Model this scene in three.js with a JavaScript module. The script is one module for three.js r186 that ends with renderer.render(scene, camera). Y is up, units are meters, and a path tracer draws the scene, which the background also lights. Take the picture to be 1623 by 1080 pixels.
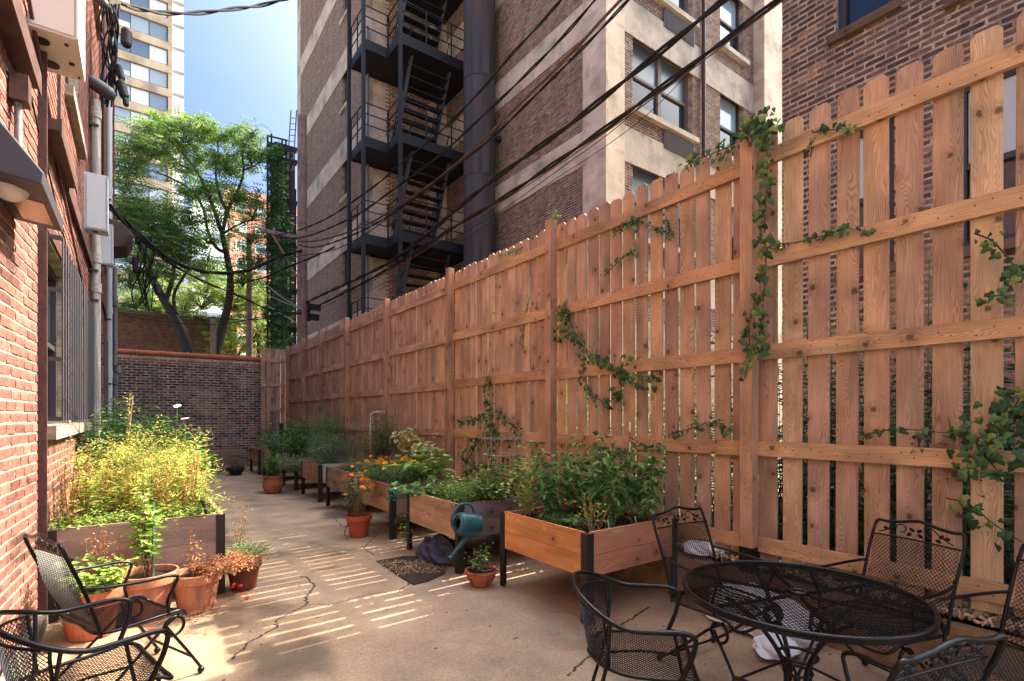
import * as THREE from 'three';
import { mergeGeometries } from 'three/addons/utils/BufferGeometryUtils.js';

// ---------------------------------------------------------------- camera, sky, sun, exposure
const scene = new THREE.Scene();
const EYE = 1.6, FOC = 815, CX = 811.5, CY = 660;
const YAW = Math.atan(591 / 815), SY = Math.sin(YAW), CYW = Math.cos(YAW);
const camera = new THREE.PerspectiveCamera(2 * Math.atan(540 / FOC) * 180 / Math.PI, 1623 / 1080, 0.05, 900);
camera.position.set(0, EYE, 0);
camera.lookAt(SY, EYE, -CYW);
camera.setViewOffset(1623, 1080, 0, 540 - CY, 1623, 1080);
scene.add(camera);

const renderer = new THREE.WebGLRenderer({ antialias: true });
renderer.toneMapping = THREE.LinearToneMapping;
renderer.toneMappingExposure = 9.2;
renderer.shadowMap.enabled = true;
renderer.shadowMap.type = THREE.PCFSoftShadowMap;

const SUN = new THREE.Vector3(1, 1.09, -0.02).normalize();
const sun = new THREE.DirectionalLight(0xffeacf, 2.0);
sun.position.copy(SUN).multiplyScalar(60).add(new THREE.Vector3(2, 0, -8));
sun.target.position.set(2, 0, -8);
sun.castShadow = true;
sun.shadow.mapSize.set(4096, 4096);
Object.assign(sun.shadow.camera, { left: -30, right: 30, top: 30, bottom: -30, near: 1, far: 160 });
sun.shadow.radius = 0.7;
sun.shadow.bias = -0.0004;
scene.add(sun, sun.target);

// ---------------------------------------------------------------- random numbers and noise
let seedState = 20240611;
function rnd() { seedState = (seedState + 0x6D2B79F5) | 0; let t = Math.imul(seedState ^ (seedState >>> 15), 1 | seedState); t = (t + Math.imul(t ^ (t >>> 7), 61 | t)) ^ t; return ((t ^ (t >>> 14)) >>> 0) / 4294967296; }
const R = (a, b) => a + (b - a) * rnd();
const RI = (n) => Math.floor(rnd() * n);
const pick = (l) => l[RI(l.length)];
const reseed = (s) => { seedState = s | 0; };
const clamp = (x, a = 0, b = 1) => Math.min(b, Math.max(a, x));
const lerp = (a, b, t) => a + (b - a) * t;
const smooth = (a, b, x) => { const t = clamp((x - a) / (b - a)); return t * t * (3 - 2 * t); };
function hash2(x, y, s) { let h = Math.imul(x, 374761393) ^ Math.imul(y, 668265263) ^ Math.imul(s, 2147483647); h = Math.imul(h ^ (h >>> 13), 1274126177); return ((h ^ (h >>> 16)) >>> 0) / 4294967296; }
function vnoise(x, y, s = 1, px = 0, py = 0) {          // value noise, optionally tiling with periods px, py
  const xi = Math.floor(x), yi = Math.floor(y), fx = x - xi, fy = y - yi;
  const w = (v, p) => p ? ((v % p) + p) % p : v;
  const x0 = w(xi, px), x1 = w(xi + 1, px), y0 = w(yi, py), y1 = w(yi + 1, py);
  const u = fx * fx * (3 - 2 * fx), v = fy * fy * (3 - 2 * fy);
  return lerp(lerp(hash2(x0, y0, s), hash2(x1, y0, s), u), lerp(hash2(x0, y1, s), hash2(x1, y1, s), u), v);
}
function fbm(x, y, s, o = 4, px = 0, py = 0) { let a = 0.5, t = 0, n = 0; for (let k = 0; k < o; k++) { t += a * vnoise(x, y, s + k * 17, px, py); n += a; a *= 0.5; x *= 2; y *= 2; px *= 2; py *= 2; } return t / n; }

// sky: clear pale blue, whiter towards the horizon and towards the sun, a few thin streaks of cloud
{
  const W = 512, H = 256, d = new Float32Array(W * H * 4);
  for (let j = 0; j < H; j++) for (let i = 0; i < W; i++) {
    const el = ((j + 0.5) / H - 0.5) * Math.PI, az = ((i + 0.5) / W - 0.5) * 2 * Math.PI;
    const x = Math.cos(el) * Math.cos(az), y = Math.sin(el), z = Math.cos(el) * Math.sin(az);
    const cs = x * SUN.x + y * SUN.y + z * SUN.z, h = Math.max(0, y);
    const haze = Math.pow(1 - h, 6), glow = Math.exp(-Math.acos(clamp(cs, -1, 1)) * 5);  // haze and sun glow strengthened, mostly out of view, to light the shaded alley
    let r = 0.006 + 0.26 * haze + 11.6 * glow, g = 0.032 + 0.25 * haze + 11.2 * glow, b = 0.100 + 0.22 * haze + 10.2 * glow;
    const q = 3 / (0.25 + h);
    const cl = smooth(0.5, 0.85, fbm(x * q * 0.5 + 7.3, z * q * 1.1 + 2.1, 5, 5)) * 0.35 * smooth(0.02, 0.2, y);
    r += 0.04 * cl; g += 0.035 * cl; b += 0.025 * cl;
    if (y < 0) { const k = smooth(0, -0.1, y); r = lerp(r, 0.10, k); g = lerp(g, 0.095, k); b = lerp(b, 0.09, k); }
    d.set([r, g, b, 1], (j * W + i) * 4);
  }
  const t = new THREE.DataTexture(d, W, H, THREE.RGBAFormat, THREE.FloatType);
  t.mapping = THREE.EquirectangularReflectionMapping; t.magFilter = t.minFilter = THREE.LinearFilter; t.wrapS = THREE.RepeatWrapping;
  t.needsUpdate = true;
  scene.background = t; scene.environment = t;
  scene.backgroundIntensity = 1; scene.environmentIntensity = 1;
}

// ---------------------------------------------------------------- space: X to the right across the alley, a along the alley, y up
const P = (X, y, a) => new THREE.Vector3(X, y, -a);
function ray(px, py) { const u = (px - CX) / FOC, v = (CY - py) / FOC; return [CYW * u + SY, v, CYW - SY * u]; }   // X, y, a per metre of depth
const onX = (px, py, X) => { const r = ray(px, py), k = X / r[0]; return P(X, EYE + r[1] * k, r[2] * k); };
const onA = (px, py, a) => { const r = ray(px, py), k = a / r[2]; return P(r[0] * k, EYE + r[1] * k, a); };
const onY = (px, py, y = 0) => { const r = ray(px, py), k = (y - EYE) / r[1]; return P(r[0] * k, y, r[2] * k); };
const atZ = (px, py, z) => { const r = ray(px, py); return P(r[0] * z, EYE + r[1] * z, r[2] * z); };
function seen(p, m = 10) { const X = p.x, a = -p.z, z = CYW * a + SY * X; if (z < 0.1) return 0; const x = CX + FOC * (CYW * X - SY * a) / z, y = CY - FOC * (p.y - EYE) / z; return x > -m && x < 1623 + m && y > -m && y < 1080 + m ? z : 0; }

// ---------------------------------------------------------------- naming and building
const used = {};
function numbered(n) { const k = used[n] = (used[n] ?? -1) + 1; return k ? `${n}_${String(k).padStart(3, '0')}` : n; }
function tag(o, label, category, group, kind) { if (label) o.userData.label = label; if (category) o.userData.category = category; if (group) o.userData.group = group; if (kind) o.userData.kind = kind; return o; }
function thing(name, label, category, pos = [0, 0, 0], turn = 0, group) {
  const o = new THREE.Group(); o.name = numbered(name); o.position.set(pos[0], pos[1], -pos[2]); o.rotation.y = turn; scene.add(o);
  return tag(o, label, category, group);
}
function mesh(name, geo, mat, parent) {
  const m = new THREE.Mesh(geo, mat); m.castShadow = m.receiveShadow = true;
  if (parent) { m.name = name; parent.add(m); } else { m.name = numbered(name); scene.add(m); }
  return m;
}
const stuff = (m) => { m.userData.kind = 'stuff'; return m; };
const structure = (m) => { m.userData.kind = 'structure'; return m; };
const M4 = new THREE.Matrix4(), Q4 = new THREE.Quaternion(), E4 = new THREE.Euler();
class GB {                                                  // collects geometries, merges them into one mesh
  constructor() { this.l = []; }
  add(g, x = 0, y = 0, z = 0, rx = 0, ry = 0, rz = 0) {
    if (g.index) g = g.toNonIndexed(); else g = g.clone();
    g.applyMatrix4(M4.compose(new THREE.Vector3(x, y, z), Q4.setFromEuler(E4.set(rx, ry, rz)), new THREE.Vector3(1, 1, 1)));
    for (const k of Object.keys(g.attributes)) if (!['position', 'normal', 'uv'].includes(k)) g.deleteAttribute(k);
    this.l.push(g); return this;
  }
  box(w, h, d, x, y, z, rx, ry, rz) { return this.add(boxM(w, h, d), x, y, z, rx, ry, rz); }
  span(x0, x1, y0, y1, a0, a1) { return this.add(boxM(x1 - x0, y1 - y0, a1 - a0), (x0 + x1) / 2, (y0 + y1) / 2, -(a0 + a1) / 2); }
  cyl(r0, r1, h, x, y, z, n = 14, rx, ry, rz) { return this.add(new THREE.CylinderGeometry(r0, r1, h, n), x, y, z, rx, ry, rz); }
  tube(pts, r, n = 6, seg, closed = false) { const c = new THREE.CatmullRomCurve3(pts, closed, 'centripetal'); return this.add(new THREE.TubeGeometry(c, seg || Math.max(2, pts.length * 4), r, n, closed)); }
  bar(p, q, w, h = w) {                                      // a straight square bar between two points
    const d = q.clone().sub(p), L = d.length(), g = boxM(w, h, L), m = new THREE.Matrix4();
    m.lookAt(p, q, Math.abs(d.y) > 0.99 * L ? new THREE.Vector3(1, 0, 0) : new THREE.Vector3(0, 1, 0)); m.setPosition(p.clone().add(q).multiplyScalar(0.5));
    const e = g.toNonIndexed(); e.applyMatrix4(m); this.l.push(e); return this;
  }
  geo() { return mergeGeometries(this.l); }
  build(name, mat, parent) { return mesh(name, this.geo(), mat, parent); }
}
function boxM(w, h, d, ou, ov) {                             // a box with uv in metres, v along its longest side
  const g = new THREE.BoxGeometry(w, h, d), p = g.attributes.position, n = g.attributes.normal, uv = g.attributes.uv;
  const s = [w, h, d], L = s.indexOf(Math.max(...s)); ou = ou ?? R(0, 3); ov = ov ?? R(0, 5);
  for (let i = 0; i < p.count; i++) {
    const c = [p.getX(i), p.getY(i), p.getZ(i)], nn = [n.getX(i), n.getY(i), n.getZ(i)].map(Math.abs), N = nn.indexOf(Math.max(...nn));
    const ax = [0, 1, 2].filter((k) => k !== N); let V = ax.includes(L) ? L : ax[1], U = ax.find((k) => k !== V);
    uv.setXY(i, c[U] + ou + N * 0.37, c[V] + ov);
  }
  return g;
}
function vary(g, j) { const p = g.attributes.position, m = {}; for (let i = 0; i < p.count; i++) { const k = [p.getX(i), p.getY(i), p.getZ(i)].map((v) => v.toFixed(4)).join(); m[k] = m[k] || [R(-j, j), R(-j, j), R(-j, j)]; p.setXYZ(i, p.getX(i) + m[k][0], p.getY(i) + m[k][1], p.getZ(i) + m[k][2]); } g.computeVertexNormals(); return g; }

// loose triangles with a colour each: leaves, thin stems
class Buf {
  constructor() { this.p = []; this.c = []; }
  tri(a, b, c, col) { this.p.push(a.x, a.y, a.z, b.x, b.y, b.z, c.x, c.y, c.z); for (let k = 0; k < 3; k++) this.c.push(col.r, col.g, col.b); }
  geo() { const g = new THREE.BufferGeometry(); g.setAttribute('position', new THREE.Float32BufferAttribute(this.p, 3)); g.setAttribute('color', new THREE.Float32BufferAttribute(this.c, 3)); g.computeVertexNormals(); return g; }
  build(name, mat, parent) { return this.p.length ? mesh(name, this.geo(), mat, parent) : null; }
  leaf(p, dir, len, wid, col, fold = 0.25, droop = 0.2) {
    const d = dir.clone().normalize(), s = new THREE.Vector3(R(-0.3, 0.3), 1, R(-0.3, 0.3)).cross(d); if (s.lengthSq() < 1e-4) s.set(1, 0, 0); s.normalize();
    const up = d.clone().cross(s).normalize();
    const m = p.clone().addScaledVector(d, len * 0.45).addScaledVector(up, -wid * fold), t = p.clone().addScaledVector(d, len).addScaledVector(up, -len * droop);
    const l = p.clone().addScaledVector(d, len * 0.42).addScaledVector(s, wid / 2), r = p.clone().addScaledVector(d, len * 0.42).addScaledVector(s, -wid / 2);
    this.tri(p, m, l, col); this.tri(p, r, m, col); this.tri(l, m, t, col); this.tri(m, r, t, col);
  }
  stem(pts, r0, r1, col, n = 4) {
    let prev = null;
    for (let i = 0; i < pts.length; i++) {
      const d = (pts[i + 1] || pts[i]).clone().sub(pts[i - 1] || pts[i]).normalize(), a = new THREE.Vector3(0.31, 0.2, 0.93).cross(d).normalize(), b = d.clone().cross(a), r = lerp(r0, r1, i / (pts.length - 1)), ring = [];
      for (let k = 0; k < n; k++) { const t = k / n * 2 * Math.PI; ring.push(pts[i].clone().addScaledVector(a, Math.cos(t) * r).addScaledVector(b, Math.sin(t) * r)); }
      if (prev) for (let k = 0; k < n; k++) { const q = (k + 1) % n; this.tri(prev[k], prev[q], ring[q], col); this.tri(prev[k], ring[q], ring[k], col); }
      prev = ring;
    }
  }
}
const hex = (h) => new THREE.Color(h);
const tint = (h, j = 0.15) => { const c = hex(h), k = 1 + R(-j, j); c.r = clamp(c.r * k * (1 + R(-j, j) * 0.4)); c.g = clamp(c.g * k); c.b = clamp(c.b * k * (1 + R(-j, j) * 0.4)); return c; };

// ---------------------------------------------------------------- textures
function dataTex(W, H, f, srgb = true, rep = null) {
  const d = new Uint8Array(W * H * 4);
  for (let j = 0; j < H; j++) for (let i = 0; i < W; i++) { const c = f(i, j, i / W, j / H), o = (j * W + i) * 4; d[o] = clamp(c[0]) * 255; d[o + 1] = clamp(c[1]) * 255; d[o + 2] = clamp(c[2]) * 255; d[o + 3] = 255; }
  const t = new THREE.DataTexture(d, W, H); t.magFilter = THREE.LinearFilter; t.minFilter = THREE.LinearMipmapLinearFilter; t.generateMipmaps = true; t.wrapS = t.wrapT = THREE.RepeatWrapping;
  if (srgb) t.colorSpace = THREE.SRGBColorSpace; if (rep) t.repeat.set(...rep); t.needsUpdate = true; return t;
}
function woodTex(seed, knots, soft) {                        // 0.5 m across, 3.6 m along the grain; one board wide
  const W = 512, H = 1024, K = []; reseed(seed);
  for (let k = 0; k < knots; k++) K.push([R(0, 1), R(0, 1), R(0.009, 0.030)]);
  const L = new Float32Array(W * H);
  const t = dataTex(W, H, (i, j, u, v) => {
    let warp = 0, dark = 0;
    for (const [ku, kv, kr] of K) {
      let du = u - ku; du -= Math.round(du); let dv = v - kv; dv -= Math.round(dv);
      const x = du * 0.5, y = dv * 3.6, d = Math.hypot(x, y * 0.55);
      warp += Math.sign(x) * kr * 1.1 * Math.exp(-((d / (kr * 2.6)) ** 2));
      const e = Math.hypot(x, y * 0.85);
      dark = Math.max(dark, smooth(kr, kr * 0.3, e) * 0.62 + smooth(kr * 3.4, kr * 0.8, e) * 0.34 * vnoise(Math.atan2(y, x) * 3, e * 300, 3));
    }
    const g = (u * 0.5 - warp) * 130 + (fbm(u * 5, v * 5, seed, 3, 5, 5) - 0.5) * 26;
    const ring = Math.pow(0.5 + 0.5 * Math.sin(g * 6.283), 1.6) * (0.45 + 0.55 * vnoise(u * 9, v * 9, seed + 2, 9, 9));
    const fine = vnoise(u * 170, v * 34, seed + 3, 170, 34), blotch = fbm(u * 3, v * 10, seed + 9, 4, 3, 10);
    const s = vnoise(u * 256, v * 500, seed + 5);
    let b = 0.92 - 0.15 * ring * soft - 0.12 * (fine - 0.5) - 0.34 * (blotch - 0.5) - 0.05 * s;
    b *= 1 - dark * 0.62;
    const grey = smooth(0.46, 0.72, fbm(u * 7, v * 4, seed + 31, 4, 7, 4)) * (seed === 53 ? 0.75 : 0.3); b *= 1 - 0.12 * grey;
    return [b * lerp(1, 0.93, grey), b * (0.99 - 0.10 * ring * soft - 0.06 * dark), b * (0.97 - 0.14 * ring * soft - 0.12 * dark) * lerp(1, 1.04, grey)];
  }, true, [2, 1 / 3.6]);
  return t;
}
const WOODS = [woodTex(11, 16, 1), woodTex(29, 22, 0.8), woodTex(53, 13, 1.2)];
const noiseTex = dataTex(256, 256, (i, j, u, v) => { const f = 0.72 + 0.42 * (fbm(u * 8, v * 8, 3, 5, 8, 8) - 0.5) + 0.22 * (vnoise(u * 128, v * 128, 8, 128, 128) - 0.5); return [f, f, f]; });
const bumpTex = dataTex(256, 256, (i, j, u, v) => { const f = fbm(u * 12, v * 12, 21, 5, 12, 12) * 0.7 + 0.3 * vnoise(u * 128, v * 128, 9, 128, 128); return [f, f, f]; }, false);
const at2 = (t, x, y = x) => { const c = t.clone(); c.repeat.set(x, y); c.needsUpdate = true; return c; };
const stuccoTex = dataTex(512, 512, (i, j, u, v) => { const f = 0.9 + 0.24 * (fbm(u * 4, v * 10, 41, 5, 4, 10) - 0.5) + 0.08 * (vnoise(u * 200, v * 200, 4, 200, 200) - 0.5) - 0.22 * smooth(0.52, 0.8, fbm(u * 9, v * 9, 77, 4, 9, 9)) * 0.5 - 0.10 * smooth(0.5, 0.7, fbm(u * 5, v * 5, 79, 4, 5, 5)); return [f, f * 0.985, f * 0.96]; }, true, [0.33, 0.33]);
// ground concrete, 10 m square, with stains, cracks and a speckled grain
const CRACKS = [];
{
  const add = (pts, w) => CRACKS.push([pts.map(([x, y]) => { const p = onY(x, y); return [p.x, -p.z]; }), w]);
  add([[362, 1052], [380, 1036], [392, 1022], [440, 998], [436, 988], [470, 970], [486, 960], [484, 950], [492, 940], [497, 932], [486, 918], [476, 915]], 0.009);
  add([[487, 960], [520, 962], [548, 955], [580, 945], [608, 940]], 0.005);
  add([[553, 858], [545, 848], [548, 835], [585, 840], [600, 848], [575, 870], [592, 882]], 0.008);
  add([[515, 818], [530, 822], [540, 835], [548, 838]], 0.007);
  add([[905, 1075], [925, 1050], [955, 1020], [962, 1004], [1000, 985], [1030, 965]], 0.010);
  add([[630, 940], [650, 925], [680, 918]], 0.008);
  add([[960, 1004], [935, 985], [905, 975], [870, 970]], 0.004);
}
const groundTex = (() => {
  const S = 2048, h = new Float32Array(S * S);
  const ck = new Float32Array(S * S);
  reseed(5);
  for (const [pts, w] of CRACKS) for (let k = 0; k + 1 < pts.length; k++) {
    const [x0, a0] = pts[k], [x1, a1] = pts[k + 1], n = Math.ceil(Math.hypot(x1 - x0, a1 - a0) / 0.003);
    for (let i = 0; i < n; i++) {
      const t = i / n, cx = lerp(x0, x1, t) + 0.05 * (fbm(t * 4 + k * 9, x0 * 7, 61, 4) - 0.5), ca = lerp(a0, a1, t) + 0.05 * (fbm(t * 4 + k * 9, x0 * 7, 67, 4) - 0.5);
      const W = w * (0.5 + 1.0 * vnoise(t * 20 + k, 1, 9)), r = Math.ceil(W / 10 * S) + 1;
      const I = Math.round((cx + 2) / 10 * S), J = Math.round((ca - 0) / 10 * S);
      for (let dj = -r; dj <= r; dj++) for (let di = -r; di <= r; di++) { const q = Math.hypot(di, dj) / S * 10, o = ((J + dj + S) % S) * S + (I + di + S) % S; ck[o] = Math.max(ck[o], smooth(W, W * 0.3, q)); }
    }
  }
  const t = dataTex(S, S, (i, j, u, v) => {
    const big = fbm(u * 7, v * 7, 101, 5, 7, 7), mid = fbm(u * 40, v * 40, 103, 4, 40, 40), s1 = vnoise(u * 1024, v * 1024, 107, 1024, 1024), s2 = hash2(i, j, 7);
    let f = 0.84 + 0.36 * (big - 0.5) + 0.24 * (mid - 0.5) + 0.13 * (s1 - 0.5) + 0.10 * (s2 - 0.5);
    const stain = smooth(0.56, 0.75, fbm(u * 11, v * 11, 131, 5, 11, 11)) * 0.34; f *= 1 - stain;
    const c = ck[j * S + i]; f *= 1 - 0.80 * c;
    const spot = hash2(i >> 2, j >> 2, 19) > 0.9993 ? 0.5 : 1; f *= spot;
    const w = smooth(0.35, 0.65, fbm(u * 5, v * 5, 151, 4, 5, 5));
    return [f, f * lerp(0.97, 1.0, w), f * lerp(0.93, 1.0, w)];
  });
  return t;
})();

const clayTex = dataTex(256, 128, (i, j, u, v) => { const bloom = smooth(0.5, 0.75, fbm(u * 6, v * 5 + 3, 91, 4, 6)) * smooth(0.9, 0.3, v), soot = smooth(0.55, 0.8, fbm(u * 9, v * 4, 93, 4, 9)) * 0.35, dirt = 0.3 * smooth(0.16, 0, v), f = (0.86 + 0.2 * (vnoise(u * 90, v * 40, 95, 90) - 0.5)) * (1 - soot) * (1 - dirt); return [lerp(f, 0.95, bloom * 0.5), lerp(f, 1.0, bloom * 0.55), lerp(f, 1.0, bloom * 0.7)]; });
const std = (c, rough = 0.8, o = {}) => new THREE.MeshStandardMaterial({ color: c, roughness: rough, ...o });
const woodMats = (cols, rough = 0.75, bump = 0.0016) => cols.flatMap((c) => WOODS.map((t) => new THREE.MeshStandardMaterial({ color: c, roughness: rough, map: t, bumpMap: t, bumpScale: bump })));
const MAT = {
  fence: woodMats(['#d3b093', '#c8a58e', '#dcbf9c', '#c29e8b', '#d4ae8e', '#caa894']),
  rail: woodMats(['#dbb48c', '#d0a680']),
  post: woodMats(['#cfa686', '#c69e80']),
  farFence: woodMats(['#dcb89e', '#d4ae98', '#e2c0a4', '#cfa894']),
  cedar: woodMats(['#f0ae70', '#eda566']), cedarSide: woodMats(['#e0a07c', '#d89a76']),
  oldCedar: woodMats(['#c39a7a', '#b58e76', '#cba080']), grey: woodMats(['#a08a7b', '#907d72', '#a8927e']),
  pole: new THREE.MeshStandardMaterial({ color: '#b09a8c', roughness: 0.9, map: WOODS[1] }),
  black: std('#0e0e11', 0.34, { metalness: 0.4 }), blackFlat: std('#1b1b1f', 0.7), legSteel: std('#2b2725', 0.55, { metalness: 0.3 }),
  stringer: std('#46464c', 0.55), grille: std('#403e45', 0.6, { metalness: 0.2 }), iron: std('#252528', 0.6, { metalness: 0.2, bumpMap: bumpTex, bumpScale: 0.002 }),
  cable: std('#141214', 0.9), cableBrown: std('#5e463a', 0.9), cableGrey: std('#8d8c8a', 0.6),
  cream: new THREE.MeshStandardMaterial({ color: '#ecd8bf', roughness: 0.9, map: stuccoTex, bumpMap: stuccoTex, bumpScale: 0.004 }),
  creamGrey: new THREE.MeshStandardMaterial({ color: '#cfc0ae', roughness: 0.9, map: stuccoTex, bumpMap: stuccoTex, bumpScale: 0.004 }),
  mortarTan: std('#e6ccb0', 0.95, { map: at2(noiseTex, 1.3), bumpMap: at2(bumpTex, 3), bumpScale: 0.004 }),
  mortarPale: std('#d9c6ae', 0.95, { map: at2(noiseTex, 1.3), bumpMap: at2(bumpTex, 3), bumpScale: 0.004 }),
  brick: std('#ffffff', 0.88, { map: noiseTex, bumpMap: bumpTex, bumpScale: 0.003 }),
  terracotta: std('#c06c48', 0.8, { map: clayTex, bumpMap: at2(bumpTex, 2), bumpScale: 0.0015 }),
  terracottaPale: std('#cb8664', 0.85, { map: clayTex, bumpMap: at2(bumpTex, 2), bumpScale: 0.0015 }),
  soil: std('#3b271d', 1, { map: at2(noiseTex, 6), bumpMap: at2(bumpTex, 8), bumpScale: 0.03 }),
  cabinet: std('#c9c3bd', 0.5), boxWhite: std('#d8d2cc', 0.5), boxGrey: std('#b5bac0', 0.5), pipe: std('#a5a5a8', 0.55, { map: at2(noiseTex, 2) }), pipeLight: std('#c2bcb6', 0.6, { map: at2(noiseTex, 2) }),
  brown: std('#6b463f', 0.65, { map: at2(noiseTex, 2) }), lamp: std('#3c3b42', 0.55), frameDark: std('#3a3438', 0.6), frameTan: std('#6f6258', 0.7),
  sill: std('#c8b8a0', 0.9, { map: at2(noiseTex, 2) }),
  glass: new THREE.MeshPhysicalMaterial({ color: '#2a343f', roughness: 0.06, metalness: 0, specularIntensity: 1 }),
  glassSkyTint: new THREE.MeshPhysicalMaterial({ color: '#8ba0b0', roughness: 0.08 }),  // reflected sky put into the pane colour
  blind: std('#b9bec4', 0.8),
  leaf: new THREE.MeshPhysicalMaterial({ color: '#ffffff', vertexColors: true, roughness: 0.75, transmission: 0.45, thickness: 0, specularIntensity: 0.5 }),
  stem: new THREE.MeshStandardMaterial({ color: '#ffffff', vertexColors: true, roughness: 0.9 }),
  white: std('#e9e6e4', 0.6),
};

// ---------------------------------------------------------------- brick walls
// A wall runs from o along u (horizontal unit vector), n is its outward normal. Mortar is a slab with real openings; bricks stand proud of it.
const brickShapes = Array.from({ length: 5 }, () => vary(new THREE.BoxGeometry(1, 1, 1), 0.03));
const brickSoloShapes = Array.from({ length: 6 }, () => vary(new THREE.BoxGeometry(1, 1, 1, 2, 2, 1), 0.035));
function brickWall(building, w) {
  const { o, u, n, W, H, holes = [], course = 0.0677, len = 0.205, joint = 0.011, proud = 0.009, thick = 0.25, mortar, colors, skip, solo = 0, header = 0, name = 'wall', skew = 0 } = w;
  const up = new THREE.Vector3(0, 1, 0), basis = new THREE.Matrix4().makeBasis(u, up, n), at = (x, y, z) => o.clone().addScaledVector(u, x).addScaledVector(up, y).addScaledVector(n, z);
  const sh = new THREE.Shape([[0, 0], [W, 0], [W, H], [0, H]].map(([x, y]) => new THREE.Vector2(x, y)));
  for (const [x0, y0, x1, y1] of holes) sh.holes.push(new THREE.Path([[x0, y0], [x0, y1], [x1, y1], [x1, y0]].map(([x, y]) => new THREE.Vector2(x, y))));
  const g = new THREE.ExtrudeGeometry(sh, { depth: thick, bevelEnabled: false }); g.translate(0, 0, -thick);
  const m = basis.clone(); m.setPosition(o); g.applyMatrix4(m);
  const wall = mesh(name, g, mortar, building);
  const all = [], q = new THREE.Quaternion().setFromRotationMatrix(basis);
  const rows = Math.floor(H / course);
  for (let r = 0; r < rows; r++) {
    const y0 = r * course + joint / 2, h = course - joint, hd = header && r % header === 0;
    const L = hd ? len / 2 : len; let x = -((r % 2) * L / 2 + (r * 0.0131) % 0.02);
    while (x < W) {
      const segs = [[Math.max(x + joint / 2, 0.001), Math.min(x + L - joint / 2, W - 0.001)]];
      for (const [hx0, hy0, hx1, hy1] of holes) if (y0 + h > hy0 + 0.01 && y0 < hy1 - 0.01) {
        for (let k = segs.length - 1; k >= 0; k--) { const [a, b] = segs[k]; if (b <= hx0 || a >= hx1) continue; segs.splice(k, 1); if (a < hx0 - 0.02) segs.push([a, hx0 - 0.003]); if (b > hx1 + 0.02) segs.push([hx1 + 0.003, b]); }
      }
      for (const [a, b] of segs) if (b - a > 0.025 && !(skip && skip((a + b) / 2, y0 + h / 2))) all.push([a, b, y0, h]);
      x += L;
    }
  }
  let list = all.map(([a, b, y0, h]) => ({ a, b, y0, h, p: at((a + b) / 2, y0 + h / 2, 0), c: colors((a + b) / 2, y0 + h / 2) }));
  if (solo) {
    for (const e of list) e.z = seen(e.p, 0) || 1e6;
    list.sort((s, t) => s.z - t.z);
    const own = list.splice(0, Math.min(solo, list.filter((e) => e.z < 1e5).length)), mats = {};
    for (const e of own) {
      const key = [e.c.r, e.c.g, e.c.b].map((v) => Math.round(Math.sqrt(v) * 14)).join();
      const mt = mats[key] = mats[key] || Object.assign(MAT.brick.clone(), { color: e.c });
      const b = mesh('brick', pick(brickSoloShapes), mt, wall);
      b.position.copy(e.p).addScaledVector(n, proud - 0.05 + R(-0.001, 0.002)); b.quaternion.copy(q); b.scale.set(e.b - e.a, e.h, 0.1);
    }
  }
  const im = new THREE.InstancedMesh(pick(brickShapes), MAT.brick, list.length); im.name = 'brick'; im.castShadow = im.receiveShadow = true;
  list.forEach((e, i) => { im.setMatrixAt(i, M4.compose(e.p.addScaledVector(n, proud - 0.05 + R(-0.001, 0.0015)), q, new THREE.Vector3(e.b - e.a, e.h * R(0.94, 1.04), 0.1))); im.setColorAt(i, e.c); });
  wall.add(stuff(im));
  return wall;
}
const darkBrick = (x, y) => { const t = fbm(x * 0.7 + 3, y * 0.7, 71, 3), r = rnd(); return r < 0.18 * t * 2 ? tint('#d6aa88', 0.15) : r < 0.42 ? tint('#866550', 0.2) : tint('#b4886a', 0.18); };
const b3Brick = (x, y) => { const t = fbm(x * 0.6 + 9, y * 0.6, 73, 3), r = rnd(); return r < smooth(0.5, 0.66, t) ? tint('#d3a27e', 0.12) : r < 0.5 ? tint('#6e5750', 0.2) : tint('#9c7967', 0.18); };
const redBrick = () => { const r = rnd(); return r < 0.12 ? tint('#8f5648', 0.14) : r < 0.3 ? tint('#bd8270', 0.1) : tint('#b06f5e', 0.13); };

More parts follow.
